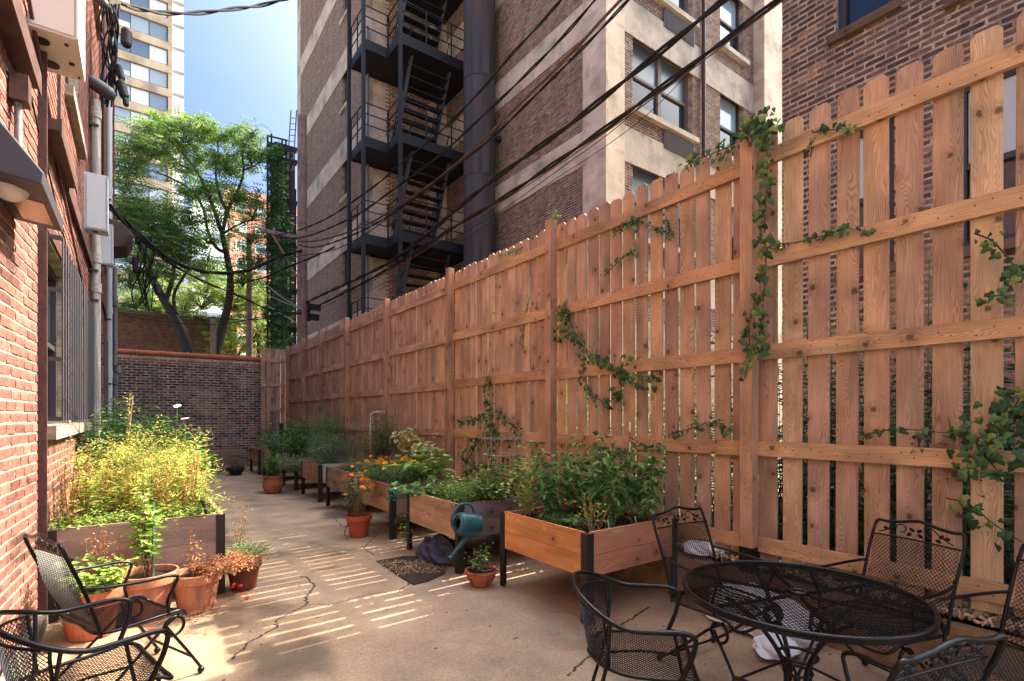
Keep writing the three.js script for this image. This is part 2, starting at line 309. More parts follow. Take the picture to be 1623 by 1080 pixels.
// ---------------------------------------------------------------- windows: a group of frame, sashes, panes and blind, standing in its opening
function makeWindow(parent, w, o = {}) {                     // w: {o,u,n} frame of the wall plus its hole x0,y0,x1,y1
  const { wall, hole: [x0, y0, x1, y1], set = 0.14, cols = 1, sash = true, frame = MAT.frameDark, pane = MAT.glass, upper, ft = 0.06, sill = null } = { ...w, ...o };
  const g = new THREE.Group(); g.name = 'window'; parent.add(g);
  const basis = new THREE.Matrix4().makeBasis(wall.u, new THREE.Vector3(0, 1, 0), wall.n); basis.setPosition(wall.o);
  g.applyMatrix4(basis);
  const f = new GB(), W = x1 - x0, H = y1 - y0, cx = (x0 + x1) / 2, cy = (y0 + y1) / 2;
  f.box(W, ft, 0.09, cx, y1 - ft / 2, -set).box(W, ft, 0.09, cx, y0 + ft / 2, -set).box(ft, H - 2 * ft, 0.09, x0 + ft / 2, cy, -set).box(ft, H - 2 * ft, 0.09, x1 - ft / 2, cy, -set);
  const cw = (W - ft) / cols;
  for (let c = 1; c < cols; c++) f.box(ft * 1.6, H - 2 * ft, 0.10, x0 + ft / 2 + c * cw, cy, -set + 0.005);
  if (sash) f.box(W - 2 * ft, ft * 0.8, 0.07, cx, cy, -set);
  f.build('frame', frame, g);
  for (let c = 0; c < cols; c++) {
    const px0 = x0 + ft / 2 + c * cw + ft / 2 + 0.01, px1 = px0 + cw - ft - 0.02;
    const add = (a, b, m, d) => { const b2 = new GB(); b2.box(px1 - px0, b - a, 0.008, (px0 + px1) / 2, (a + b) / 2, -set - d); b2.build('pane', m, g); };
    if (sash) { add(cy + ft * 0.4, y1 - ft, upper || pane, 0.005); add(y0 + ft, cy - ft * 0.4, pane, 0.025); } else add(y0 + ft, y1 - ft, pane, 0.01);
  }
  if (sill) { const s = new GB(); s.box(W + 0.16, 0.11, 0.26, cx, y0 - 0.055, -0.05); s.build('sill', sill, g); }
  return g;
}
const wallFrame = (o, u, n) => ({ o, u, n });
const toA = new THREE.Vector3(0, 0, -1), toNear = new THREE.Vector3(0, 0, 1), toX = new THREE.Vector3(1, 0, 0), toL = new THREE.Vector3(-1, 0, 0);

// ================================================================ SETTING: ground
{
  const g = new THREE.PlaneGeometry(900, 900); g.rotateX(-Math.PI / 2);
  for (let i = 0, uv = g.attributes.uv; i < uv.count; i++) uv.setXY(i, uv.getX(i) * 90, uv.getY(i) * 90);
  const s = structure(mesh('ground', g, std('#77726a', 0.95, { map: groundTex }))); s.position.y = -0.004;
  const nx = 40, na = 90, X0 = -0.9, X1 = 3.84, A0 = -4, A1 = 18.2, b = new THREE.PlaneGeometry(X1 - X0, A1 - A0, nx, na); b.rotateX(-Math.PI / 2); b.translate((X0 + X1) / 2, 0, -(A0 + A1) / 2);
  const p = b.attributes.position, uv = b.attributes.uv;
  for (let i = 0; i < p.count; i++) { const X = p.getX(i), a = -p.getZ(i); p.setY(i, 0.004 + 0.012 * fbm(X * 0.9 + 4, a * 0.9, 201, 3)); uv.setXY(i, (X + 2) / 10, a / 10); }
  b.computeVertexNormals();
  structure(mesh('courtyard_pavement', b, new THREE.MeshStandardMaterial({ color: '#b49a81', roughness: 0.88, map: groundTex, bumpMap: groundTex, bumpScale: 0.004 })));
  // rough patch of exposed aggregate in the pavement
  const pt = [[596, 892], [640, 884], [700, 884], [712, 890], [705, 912], [680, 924], [655, 930], [632, 916], [612, 902]].map(([x, y]) => onY(x, y, 0)), sh = new THREE.Shape(pt.map((q) => new THREE.Vector2(q.x, -q.z)));
  const pg = new THREE.ExtrudeGeometry(sh, { depth: 0.006, bevelEnabled: false }); pg.rotateX(-Math.PI / 2); pg.translate(0, 0.012, 0);
  const pm = structure(mesh('pavement_patch', pg, std('#5d4c3e', 1, { map: at2(noiseTex, 3), bumpMap: at2(bumpTex, 9), bumpScale: 0.02 })));
  reseed(61); const peb = new THREE.IcosahedronGeometry(0.009, 0), im = new THREE.InstancedMesh(peb, std('#ffffff', 0.9), 900); im.name = 'pebble';
  for (let i = 0; i < 900; i++) { const s1 = R(0, 1), s2 = R(0, 1), q = pt[0].clone().lerp(pt[3], s1).lerp(pt[7].clone().lerp(pt[4], s1), s2 * 0.9); im.setMatrixAt(i, M4.compose(new THREE.Vector3(q.x + R(-0.03, 0.03), 0.019, q.z + R(-0.03, 0.03)), Q4.setFromEuler(E4.set(R(0, 6), R(0, 6), 0)), new THREE.Vector3(R(0.4, 1.3), R(0.3, 0.8), R(0.4, 1.3)))); im.setColorAt(i, pick([tint('#8a6d52', 0.3), tint('#b99a72', 0.2), tint('#5a4a40', 0.2)])); }
  pm.add(stuff(im));
  // raised bed along the fence: concrete kerb, soil and gravel
  const k = new GB(); k.span(3.84, 3.96, 0, 0.37, -4, 18.2);
  structure(k.build('kerb', std('#a9835f', 0.92, { map: at2(stuccoTex, 1), bumpMap: bumpTex, bumpScale: 0.006 })));
  const bed = new THREE.PlaneGeometry(4.2, 22.2, 30, 120); bed.rotateX(-Math.PI / 2); bed.translate(3.95 + 2.1, 0, -7.1);
  const bp = bed.attributes.position; for (let i = 0; i < bp.count; i++) bp.setY(i, 0.40 + 0.07 * (fbm(bp.getX(i) * 2, bp.getZ(i) * 2, 211, 3) - 0.5)); bed.computeVertexNormals();
  for (let i = 0, u2 = bed.attributes.uv; i < u2.count; i++) u2.setXY(i, u2.getX(i) * 4, u2.getY(i) * 22);
  structure(mesh('garden_soil', bed, std('#5a4634', 1, { map: noiseTex, bumpMap: bumpTex, bumpScale: 0.03 })));
  const gr = new THREE.InstancedMesh(vary(new THREE.IcosahedronGeometry(0.016, 1), 0.003), std('#ffffff', 0.85), 5200); gr.name = 'gravel';
  for (let i = 0; i < 5200; i++) { const a = R(-0.6, 4.2), X = 3.955 + Math.pow(R(0, 1), 1.5) * 0.9; gr.setMatrixAt(i, M4.compose(P(X, 0.408 + R(-0.012, 0.022), a), Q4.setFromEuler(E4.set(R(0, 6), R(0, 6), 0)), new THREE.Vector3(R(0.5, 1.4), R(0.4, 0.9), R(0.5, 1.4)))); gr.setColorAt(i, pick([tint('#b89a7c', 0.25), tint('#8f7560', 0.25), tint('#d0bda4', 0.15), tint('#7a5f4c', 0.2)])); }
  tag(stuff(gr), 'small tan and brown gravel under the wooden fence', 'gravel'); scene.add(gr);
}

// ================================================================ SETTING: left red-brick building
const WX = -0.624, leftWallX = (a) => WX - 0.058 * Math.max(0, 5.28 - a);
{
  const b = thing('brick_building', 'red brick building along the left edge with barred windows and grey pipes', 'building');
  reseed(101);
  const HT = 7.8, HF = 12.3, SPL = 9.45;  // roof heights out of view; near part kept low to let skylight in
  const near = { o: P(leftWallX(1), 0, 1), W: Math.hypot(4.28, 0.248), H: HT, mortar: MAT.mortarPale, colors: redBrick, course: 0.074, len: 0.215, joint: 0.017, solo: 150, proud: 0.004 };
  near.u = P(WX, 0, 5.28).sub(P(leftWallX(1), 0, 1)).normalize(); near.n = near.u.clone().cross(new THREE.Vector3(0, 1, 0)).normalize();
  brickWall(b, near);
  const far = { o: P(WX, 0, 5.28), u: toA.clone(), n: toX.clone(), W: SPL - 5.28, H: HT, mortar: MAT.mortarPale, colors: redBrick, course: 0.074, len: 0.215, joint: 0.017, solo: 150, proud: 0.004 };
  const hole = (a0, a1, y0, y1) => [a0 - 5.28, y0, a1 - 5.28, y1];
  const holes = [hole(5.62, 7.35, 1.52, 3.1), hole(7.62, 9.3, 1.52, 3.1), hole(7.0, 8.5, 5.0, 6.9)];
  far.holes = holes; brickWall(b, far);
  const rear = { ...far, o: P(WX, 0, SPL), W: 20 - SPL, H: HF, solo: 0, holes: [[2.45, 1.5, 3.75, 3.1], [1.15, 5.0, 2.55, 6.9], [5, 5, 6.4, 6.9], [1.15, 8.6, 2.55, 10.4], [5, 8.6, 6.4, 10.4]] }; brickWall(b, rear);
  rear.holes.forEach((h) => makeWindow(b, { wall: rear, hole: h }, { cols: 2, sill: MAT.sill }));
  const gap = new GB(); gap.box(0.3, HT, 0.2, WX - 0.18, HT / 2, -5.28); gap.build('wall', MAT.mortarPale, b);
  holes.forEach((h) => makeWindow(b, { wall: far, hole: h }, { cols: 2, sill: MAT.sill, upper: MAT.glass }));
  // iron bars in front of the two lower windows
  for (const [a0, a1] of [[5.62, 7.35], [7.62, 9.3], [11.9, 13.2]]) {
    const g = new THREE.Group(); g.name = 'window_grille'; b.add(g);
    for (const y of [1.56, 2.05, 2.62, 3.05]) { const r = new GB(); r.span(WX + 0.10, WX + 0.106, y, y + 0.035, a0 - 0.02, a1 + 0.02).span(WX + 0.01, WX + 0.10, y, y + 0.035, a0 - 0.02, a0 + 0.0).span(WX + 0.01, WX + 0.10, y, y + 0.035, a1, a1 + 0.02); r.build('cross_rail', MAT.grille, g); }
    for (let a = a0; a < a1; a += 0.19) { const r = new GB(); r.cyl(0.008, 0.008, 1.52, WX + 0.112, 2.32, -a, 6); r.build('bar', MAT.grille, g); }
  }
  // rusty steel edge post, ledge and lintels, painted brown
  const ang = new GB(); ang.span(WX - 0.005, WX + 0.035, 0, 6.4, 5.24, 5.42); ang.span(WX + 0.035, WX + 0.055, 0, 6.4, 5.24, 5.27); ang.build('steel_edge', MAT.brown, b);
  const ang2 = new GB(); ang2.span(WX - 0.005, WX + 0.03, 4, 7.6, 6.35, 6.5); ang2.build('steel_edge', MAT.brown, b);
  for (const [a0, a1, d, h] of [[2.2, 4.85, 0.16, 0.10], [5.45, 6.75, 0.11, 0.09], [6.75, 10.6, 0.045, 0.11], [10.6, 17, 0.03, 0.1]]) {
    const l = new GB(), X = leftWallX((a0 + a1) / 2); l.span(X - 0.02, X + d, 3.88, 3.88 + h, a0, a1); l.span(X + d, X + d + 0.012, 3.84, 3.88 + h + 0.01, a0, a1); l.build('ledge', MAT.brown, b);
  }
  new GB().span(WX, WX + 0.06, 6.92, 7.04, 6.8, 8.7).build('lintel', MAT.sill, b);
  const l3 = new GB(); l3.span(WX, WX + 0.02, 3.12, 3.24, 5.45, 9.5); l3.build('lintel', MAT.brown, b);
  const core = new GB(); core.span(-9, WX - 0.32, 0, HT, -3, SPL); core.span(-9, WX - 0.32, 0, HF, SPL + 0.02, 20); core.build('building_core', MAT.mortarPale, b);
  const cop = new GB(); cop.span(-9, WX + 0.05, HT, HT + 0.2, -3, SPL); cop.build('parapet_cap', MAT.sill, b);
  const nw = new GB(); nw.span(-2, -0.93, 0, HT, -3, 1.0); nw.build('wall', MAT.mortarPale, b);
  const st = new GB(); st.span(WX - 0.02, WX + 0.06, 0, 0.11, 3.5, 5.3); reseed(103); st.build('plinth', std('#9d9488', 0.95, { map: noiseTex }), b);
}

// ================================================================ wall at the end of the alley
{
  const b = thing('brick_end_wall', 'dark brick wall with terracotta coping closing the far end of the alley', 'wall');
  reseed(111);
  const w = { o: P(-0.7, 0, 18.2), u: toX.clone(), n: toNear.clone(), W: 4.35, H: 3.34, mortar: std('#ead7c2', 0.95, { map: noiseTex }), course: 0.078, len: 0.215, joint: 0.031, proud: 0.003, thick: 0.3,
    colors: (x, y) => { const X = x - 0.7, t = fbm(x * 1.3, y * 2.2, 301, 4); if (y > 3.1) return tint('#c07a60', 0.12); const red = Math.max(smooth(0.62, 0.7, t), y < 0.95 ? smooth(0.3, 0.55, fbm(x * 2, y * 3, 303, 3)) : 0, X > 2.75 && X < 3.3 ? smooth(0.32, 0.5, fbm(x * 3, y * 2, 305, 3)) : 0); return rnd() < 0.14 + 0.8 * red * (0.6 + 0.4 * rnd()) ? tint('#c08a6c', 0.16) : tint('#5a4c4e', 0.26); } };
  brickWall(b, w);
  const tile = new THREE.CylinderGeometry(0.13, 0.13, 0.60, 14, 1, false), col = new THREE.CylinderGeometry(0.15, 0.15, 0.07, 14); tile.rotateZ(Math.PI / 2); col.rotateZ(Math.PI / 2);
  for (let i = 0; i < 7; i++) { const t = mesh('coping_tile', tile, MAT.terracotta, b); t.position.set(-0.36 + i * 0.62, 3.42, -18.33); t.scale.y = 0.75; const c = mesh('tile_collar', col, MAT.terracotta, t); c.position.x = 0.3; }
}

// ================================================================ right: near brick building behind the fence
const B3X = 7.59;
{
  const b = thing('brick_apartment_block', 'dark brick building with tan mortar at upper right behind the tall fence', 'building');
  reseed(121);
  const w = { o: P(B3X, 0, 3.75), u: toNear.clone(), n: toL.clone(), W: 7.5, H: 12, mortar: MAT.mortarTan, colors: b3Brick, course: 0.079, len: 0.235, joint: 0.029, proud: 0.0035, solo: 0 };  // height out of view, chosen for how much light reaches the foreground
  const h = (a0, a1, y0, y1) => [3.75 - a1, y0, 3.75 - a0, y1];
  w.holes = [h(2.38, 3.04, 6.72, 8.5), h(0.75, 1.8, 6.42, 8.3), h(2.38, 2.95, 3.5, 5.35), h(0.75, 1.8, 3.5, 5.4), h(2.38, 3.04, 9.2, 10.6), h(0.75, 1.8, 9.2, 10.6)];
  w.solo = 300; w.skip = null;
  brickWall(b, w);
  w.holes.forEach((q, i) => makeWindow(b, { wall: w, hole: q }, { cols: 1, set: 0.12, frame: MAT.frameDark, upper: i < 2 ? MAT.glass : MAT.blind, ft: 0.09, sill: std('#7c6350', 0.9, { map: WOODS[0] }) }));
  const core = new GB(); core.span(B3X + 0.3, B3X + 8, 0, 12, -3.7, 3.75); core.build('building_core', MAT.mortarTan, b);
  const cop = new GB(); cop.span(B3X - 0.1, B3X + 8, 12, 12.25, -3.75, 3.8); cop.build('parapet_cap', MAT.sill, b);
}

// ================================================================ right: tall brick building with cream bands
const B2X = 8.9, B2A = 8.5, LPX = 5.9, LPA = 16.25, B2H = 17.2, LPH = 21.2;  // roof heights out of view, kept low to let skylight into the alley
{
  const b = thing('banded_brick_building', 'tall dark brick building with cream concrete bands rising behind the fence', 'building');
  reseed(131);
  const band0 = 7.79, storey = 3.15, bandH = 0.86;
  const front = { o: P(B2X, 0, LPA), u: toNear.clone(), n: toL.clone(), W: LPA - B2A, H: B2H, mortar: MAT.mortarTan, colors: darkBrick, joint: 0.025, proud: 0.003 };
  const fix = (w, far) => { if (w.u.clone().cross(new THREE.Vector3(0, 1, 0)).dot(w.n) < 0) { w.o = far; w.u.negate(); w.flipped = true; } return w; };
  fix(front, P(B2X, 0, B2A));
  front.skip = (x, y) => y < 3; front.solo = 150; brickWall(b, front);
  const leftPart = fix({ o: P(LPX, 0, 24.8), u: toNear.clone(), n: toL.clone(), W: 24.8 - LPA, H: LPH, mortar: MAT.mortarTan, colors: (x, y) => tint(pick(['#c6a084', '#b69074', '#d0ab8e']), 0.14), joint: 0.023, proud: 0.003 }, P(LPX, 0, LPA));
  const lpHoles = [3.0, 6.15, 9.35, 12.55, 15.75].map((y) => { const a0 = 17.9, a1 = 18.55; return leftPart.flipped ? [a0 - LPA, y, a1 - LPA, y + 1.75] : [24.8 - a1, y, 24.8 - a0, y + 1.75]; });
  leftPart.holes = lpHoles; brickWall(b, leftPart);
  lpHoles.forEach((h) => makeWindow(b, { wall: leftPart, hole: h }, { cols: 1, frame: std('#6a4a3c', 0.8), pane: MAT.glass, sill: MAT.cream }));
  const side = { o: P(B2X, 0, B2A), u: toX.clone(), n: toNear.clone(), W: 10.5, H: B2H, mortar: MAT.mortarTan, colors: (x, y) => tint(pick(['#a07a64', '#906a56', '#b48c72', '#886450']), 0.18), joint: 0.02, proud: 0.003, solo: 150 };
  side.skip = (x, y) => y < 4;
  side.holes = [];
  const win = [];
  for (let k = -1; k < 3; k++) { const y = 9.19 + k * storey; if (y + 2.2 > B2H) break; for (const [x0, x1, c] of [[0.93, 3.38, 2], [4.7, 5.94, 1], [8.35, 9.7, 1]]) { const h = [x0, y, x1, y + 1.95]; side.holes.push(h); win.push([h, c]); } }
  brickWall(b, side);
  win.forEach(([h, c]) => makeWindow(b, { wall: side, hole: h }, { cols: c, set: 0.2, frame: c > 1 ? MAT.frameTan : MAT.frameDark, ft: 0.085, pane: MAT.glass, upper: c > 1 ? std('#5c6670', 0.3) : MAT.glassSkyTint }));  // upper panes paler, with the sky reflection painted into their colour
  const ret = { o: P(LPX, 0, LPA), u: toX.clone(), n: toNear.clone(), W: B2X - LPX, H: LPH, mortar: MAT.cream, colors: darkBrick, joint: 0.016, proud: 0.006 };
  ret.skip = (x, y) => { const f = ((y - 4.55) % 2.9 + 2.9) % 2.9; return !(x > 0.75 && x < 2.3 && f > 0.45 && f < 2.35); };
  brickWall(b, ret);
  // cream bands, sills, pilasters, one by one
  const bandM = MAT.cream;
  for (let k = -1; k < 5; k++) {
    const y = band0 + k * storey; if (y + 2 > LPH) break; const inFront = y + 1.5 < B2H;
    let g = new GB(); g.span(B2X - 0.03, B2X - 0.001, y, y + bandH, B2A + 0.75, LPA - 0.02); if (inFront) g.build('concrete_band', bandM, b);
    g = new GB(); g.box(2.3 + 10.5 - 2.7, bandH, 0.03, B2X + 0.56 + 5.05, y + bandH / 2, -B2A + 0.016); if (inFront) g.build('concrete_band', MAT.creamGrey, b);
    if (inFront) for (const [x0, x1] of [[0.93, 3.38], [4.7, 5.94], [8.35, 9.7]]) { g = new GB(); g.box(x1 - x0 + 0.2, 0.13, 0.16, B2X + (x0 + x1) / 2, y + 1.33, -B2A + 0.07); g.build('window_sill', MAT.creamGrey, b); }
    if (inFront) { const lv = new THREE.Group(); lv.name = 'louvred_vent'; b.add(lv); lv.position.set(B2X + 2.75, y + 1.0, -B2A + 0.035);
    let f = new GB(); f.box(1.3, 0.48, 0.03, 0, 0, 0); f.build('vent_plate', std('#5d5e63', 0.6), lv); for (let s = -6; s <= 6; s++) { f = new GB(); f.box(1.24, 0.012, 0.025, 0, s * 0.035, 0.022, 0.5, 0, 0); f.build('slat', std('#77787d', 0.6), lv); } }
    const y2 = y - 0.35 + (k < 0 ? 0 : 0);
    g = new GB(); g.span(LPX - 0.03, LPX - 0.001, y2, y2 + 0.78, LPA + 0.01, 24.8); g.build('concrete_band', bandM, b);
  }
  let g = new GB(); g.span(B2X - 0.06, B2X, 0, B2H, B2A - 0.06, B2A + 0.72); g.span(B2X, B2X + 0.58, 0, B2H, B2A - 0.06, B2A); g.build('pilaster', MAT.cream, b);
  g = new GB(); g.span(B2X + 6.5, B2X + 7.55, 0, B2H, B2A - 0.35, B2A); g.build('pilaster', MAT.cream, b);
  g = new GB(); g.span(LPX - 0.04, LPX + 0.0, 0, LPH, 24.3, 24.85); g.build('pilaster', MAT.cream, b);
  g = new GB(); g.span(LPX - 0.035, LPX + 0.25, 0, LPH, LPA - 0.04, LPA + 0.0); g.build('pilaster', MAT.cream, b);
  g = new GB(); g.span(B2X + 0.3, B2X + 10.5, 0, B2H, B2A + 0.3, LPA); g.span(LPX + 0.3, B2X + 10.5, 0, LPH, LPA + 0.3, 24.75); g.build('building_core', MAT.mortarTan, b);
  g = new GB(); g.span(B2X - 0.15, B2X + 10.6, B2H, B2H + 0.4, B2A - 0.15, LPA); g.span(LPX - 0.15, B2X + 10.6, LPH, LPH + 0.4, LPA, 24.9); g.build('parapet_cap', MAT.cream, b);
  g = new GB(); g.cyl(0.055, 0.055, B2H - 2, B2X + 3.76, B2H / 2, -B2A + 0.09, 10); g.build('downspout', MAT.brown, b);
  g = new GB(); g.cyl(0.035, 0.035, B2H - 4, LPX + 0.08, B2H / 2 - 1, -LPA + 0.08, 8); g.build('conduit', MAT.pipe, b);
}

// ================================================================ far buildings
{
  const b = thing('apartment_tower', 'tall cream residential tower with long rows of windows at far left', 'building');
  reseed(141);
  const a = 80, X1 = 4.45, sx = 0.0809;                       // metres per photo pixel there
  const wallM = std('#cfbda2', 0.9, { map: at2(stuccoTex, 0.1) }), pier = std('#8f8274', 0.9), fr = std('#5a5348', 0.7);
  let g = new GB(); g.span(X1 - 26, X1 - 1.0, 0, 68, a, a + 18); g.build('wall', wallM, b);
  g = new GB(); g.span(X1 - 1.0, X1 + 0.3, 0, 68, a + 0.2, a + 18); g.build('side_bay', std('#d8dadd', 0.6), b);
  for (let k = 0; k < 22; k++) { g = new GB(); g.span(X1 - 0.9, X1 + 0.36, 1.2 + k * 3.02, 1.5 + k * 3.02, a + 0.1, a + 18); g.build('balcony_slab', std('#8d9094', 0.7), b); }
  const panes = [std('#b3c0c8', 0.2), std('#7d8f9c', 0.1), std('#cfd6d8', 0.35), std('#66788a', 0.1), std('#9aa9b4', 0.15)];
  for (let k = 3; k < 22; k++) {
    const y = 1.6 + k * 3.02;
    for (const x0 of [X1 - 14.9, X1 - 9.7, X1 - 8.6]) {
      const w = x0 > X1 - 9 ? 7.1 : x0 > X1 - 10 ? 0.9 : 4.9, f = new THREE.Group(); f.name = 'window'; b.add(f);
      g = new GB(); g.span(x0, x0 + w, y, y + 1.95, a - 0.05, a - 0.005); g.build('frame', fr, f);
      const parts = w > 6 ? [[0.1, 1.6, 0.75], [0.1, 1.6, 0], [1.7, 3.2, 0.75], [1.7, 3.2, 0], [3.3, 5.1, -1], [5.2, 7.0, -1]] : w < 2 ? [[0.06, 0.84, -1]] : [[0.1, 1.6, -1], [1.7, 3.2, -1], [3.3, 4.8, -1]];
      for (const [p0, p1, q] of parts) { g = new GB(); const y0 = q < 0 ? y + 0.1 : q ? y + 0.85 : y + 0.1, y1 = q < 0 || q ? y + 1.85 : y + 0.78; g.span(x0 + p0, x0 + p1, y0, y1, a - 0.09, a - 0.055); g.build('pane', pick(panes), f); }
      if (w > 6) { g = new GB(); g.span(x0 + 0.15, x0 + 1.5, y + 0.1, y + 0.6, a - 0.5, a - 0.1); g.build('air_conditioner', std('#8b857b', 0.7), f); }
    }
    g = new GB(); g.span(X1 - 8.78, X1 - 8.62, y, y + 1.95, a - 0.12, a); g.build('pier', pier, b);
    g = new GB(); g.span(X1 - 26, X1 - 1.0, y + 2.0, y + 2.97, a - 0.28, a - 0.005); g.build('spandrel', wallM, b); g = new GB(); g.span(X1 - 1.45, X1 - 1.0, y - 0.05, y + 2.0, a - 0.25, a - 0.005); g.build('pier', wallM, b);
  }
  const c = thing('pink_brick_tower', 'pinkish brick apartment tower half hidden behind the trees', 'building');
  const A = 95; g = new GB(); g.span(12, 30, 0, 38, A, A + 14); g.build('wall', std('#c68a76', 0.9), c);
  g = new GB(); g.span(11.5, 17.5, 38, 39, A - 0.3, A + 14); g.build('parapet', std('#c7907e', 0.9), c);
  for (let k = 2; k < 12; k++) for (let i = 0; i < 6; i++) { const f = new THREE.Group(); f.name = 'window'; c.add(f); g = new GB(); const x = 12.8 + i * 2.9, y = k * 3.1 + 1; g.span(x, x + 1.6, y, y + 1.7, A - 0.1, A - 0.01); g.build('frame', std('#e9e4df', 0.7), f); g = new GB(); g.span(x + 0.12, x + 1.48, y + 0.12, y + 1.58, A - 0.14, A - 0.105); g.build('pane', pick(panes), f); }
  const d = thing('pale_tower', 'pale grey glass tower seen through the tree crown', 'building');
  g = new GB(); g.span(6.4, 11, 0, 34, 90, 100); g.build('wall', std('#d3dade', 0.5), d);
  for (let k = 2; k < 11; k++) { g = new GB(); g.span(6.6, 10.8, k * 3 + 0.8, k * 3 + 2.3, 89.9, 90.01); g.build('window', panes[k % 4], d); }
  const e = thing('low_brick_building', 'low tan brick building behind the end wall', 'building'); reseed(143);
  const w = { o: P(-4.6, 0, 30), u: toX.clone(), n: toNear.clone(), W: 8.7, H: 6.4, mortar: std('#b08a6c', 0.95, { map: noiseTex }), colors: () => tint(pick(['#a8775a', '#96684f', '#b48463']), 0.12), joint: 0.014, proud: 0.006, skip: (x, y) => y < 3 };
  brickWall(e, w); g = new GB(); g.span(-4.6, 4.1, 0, 6.4, 30.3, 38); g.build('building_core', std('#8f7460', 0.9), e); g = new GB(); g.span(-4.7, 4.2, 6.4, 6.55, 29.9, 38); g.build('parapet_cap', std('#5d4a42', 0.8), e);
}

// ================================================================ tall wooden fence: posts, rails and every picket
{
  const b = thing('wooden_fence', 'tall new cedar picket fence running along the right side of the alley', 'fence');
  reseed(151);
  const posts = [-0.24, 2.2, 4.63, 7.06, 9.6, 12.0, 14.1, 15.95, 17.95], rails = [0.545, 1.295, 2.045, 2.775, 3.56], FX = 4.0;
  const pitch = [0.178, 0.17, 0.157, 0.143, 0.1425, 0.1425, 0.1425, 0.1425];
  const picketShape = (w, H, y0) => {
    const c = 0.028, s = new THREE.Shape([[-w / 2, 0], [w / 2, 0], [w / 2, H - c], [w / 2 - c * 0.9, H], [-w / 2 + c * 0.9, H], [-w / 2, H - c]].map(([x, y]) => new THREE.Vector2(x, y)));
    const g = new THREE.ExtrudeGeometry(s, { depth: 0.016, bevelEnabled: true, bevelThickness: 0.002, bevelSize: 0.002, bevelSegments: 1 }); g.translate(0, 0, -0.008);
    const ou = R(0, 3), ov = R(0, 4), uv = g.attributes.uv, p = g.attributes.position; for (let i = 0; i < uv.count; i++) uv.setXY(i, p.getX(i) + p.getZ(i) + ou, p.getY(i) + ov); g.rotateY(-Math.PI / 2); return g;
  };
  const shapes = Array.from({ length: 14 }, () => picketShape(0.137, 3.39, 0.47));
  const post = (a, base) => {
    const g = new THREE.Group(); g.name = 'post'; b.add(g);
    let q = new GB(); q.box(0.10, 3.905 - 0.56, 0.10, 3.925, (3.905 + 0.56) / 2, -a); q.build('post_shaft', pick(MAT.post), g);
    q = new GB(); q.box(0.112, 0.2, 0.112, 3.925, 0.465, -a); q.build('post_base', MAT.black, g);
  };
  posts.forEach(post);
  for (let k = 0; k + 1 < posts.length; k++) {
    const a0 = posts[k], a1 = posts[k + 1], mats = k > 1 ? MAT.farFence : MAT.fence;
    for (const y of rails) { const q = new GB(); q.box(0.038, 0.115 + R(-0.006, 0.006), a1 - a0 - 0.102, 3.972 + (y > 3 ? 0 : 0), y + 0.05 + R(-0.012, 0.012), -(a0 + a1) / 2); const m = q.build('rail', k > 2 ? pick(MAT.farFence) : pick(MAT.rail), b); m.rotation.y = 0; }
    const n = Math.floor((a1 - a0 - 0.02) / pitch[k]);
    for (let i = 0; i < n; i++) {
      const a = a0 + 0.03 + (i + 0.5) * (a1 - a0 - 0.05) / n, m = mesh('picket', pick(shapes), pick(mats), b);
      m.position.set(4.004 + R(-0.002, 0.003), 0.475 + R(-0.02, 0.012), -a); m.rotation.x = R(-0.004, 0.004); m.rotation.y = R(-0.02, 0.02) + (rnd() < 0.5 ? Math.PI : 0); m.scale.z = R(0.94, 1.04) * (k > 2 ? (a1 - a0 - 0.05) / n / 0.1435 : 1); if (rnd() < 0.5) m.position.x += 0.004;
    }
  }
  { const nails = []; for (let k = 0; k < 4; k++) { const n = Math.floor((posts[k + 1] - posts[k] - 0.02) / pitch[k]); for (let i = 0; i < n; i++) for (const y of rails) for (const s of [-1, 1]) nails.push([posts[k] + 0.03 + (i + 0.5) * (posts[k + 1] - posts[k] - 0.05) / n + s * 0.035 + R(-0.008, 0.008), y + 0.05 + R(-0.025, 0.025)]); } const g = new THREE.CylinderGeometry(0.0042, 0.0042, 0.006, 6); g.rotateZ(Math.PI / 2); const im = new THREE.InstancedMesh(g, std('#4c3a30', 0.7, { metalness: 0.3 }), nails.length); im.name = 'nail_head'; nails.forEach(([a, y], i) => im.setMatrixAt(i, M4.makeTranslation(3.952, y, -a))); b.add(stuff(im)); }
  // the short return at the far corner
  const c = thing('fence_return', 'short fence piece with wide gaps beside the brick end wall', 'fence');
  let q = new GB(); q.span(3.30, 3.42, 0, 3.78, 17.92, 18.02); q.build('post', MAT.farFence[0], c);
  for (const y of [0.9, 1.75, 2.55, 3.35]) { q = new GB(); q.span(3.2, 4.0, y, y + 0.11, 17.97, 18.0); q.build('rail', MAT.farFence[1], c); }
  for (const X of [3.22, 3.5, 3.65, 3.8, 3.95]) { const m = mesh('picket', pick(shapes), pick(MAT.farFence), c); m.rotation.y = Math.PI / 2; m.position.set(X, 0.4, -18.01); }
}

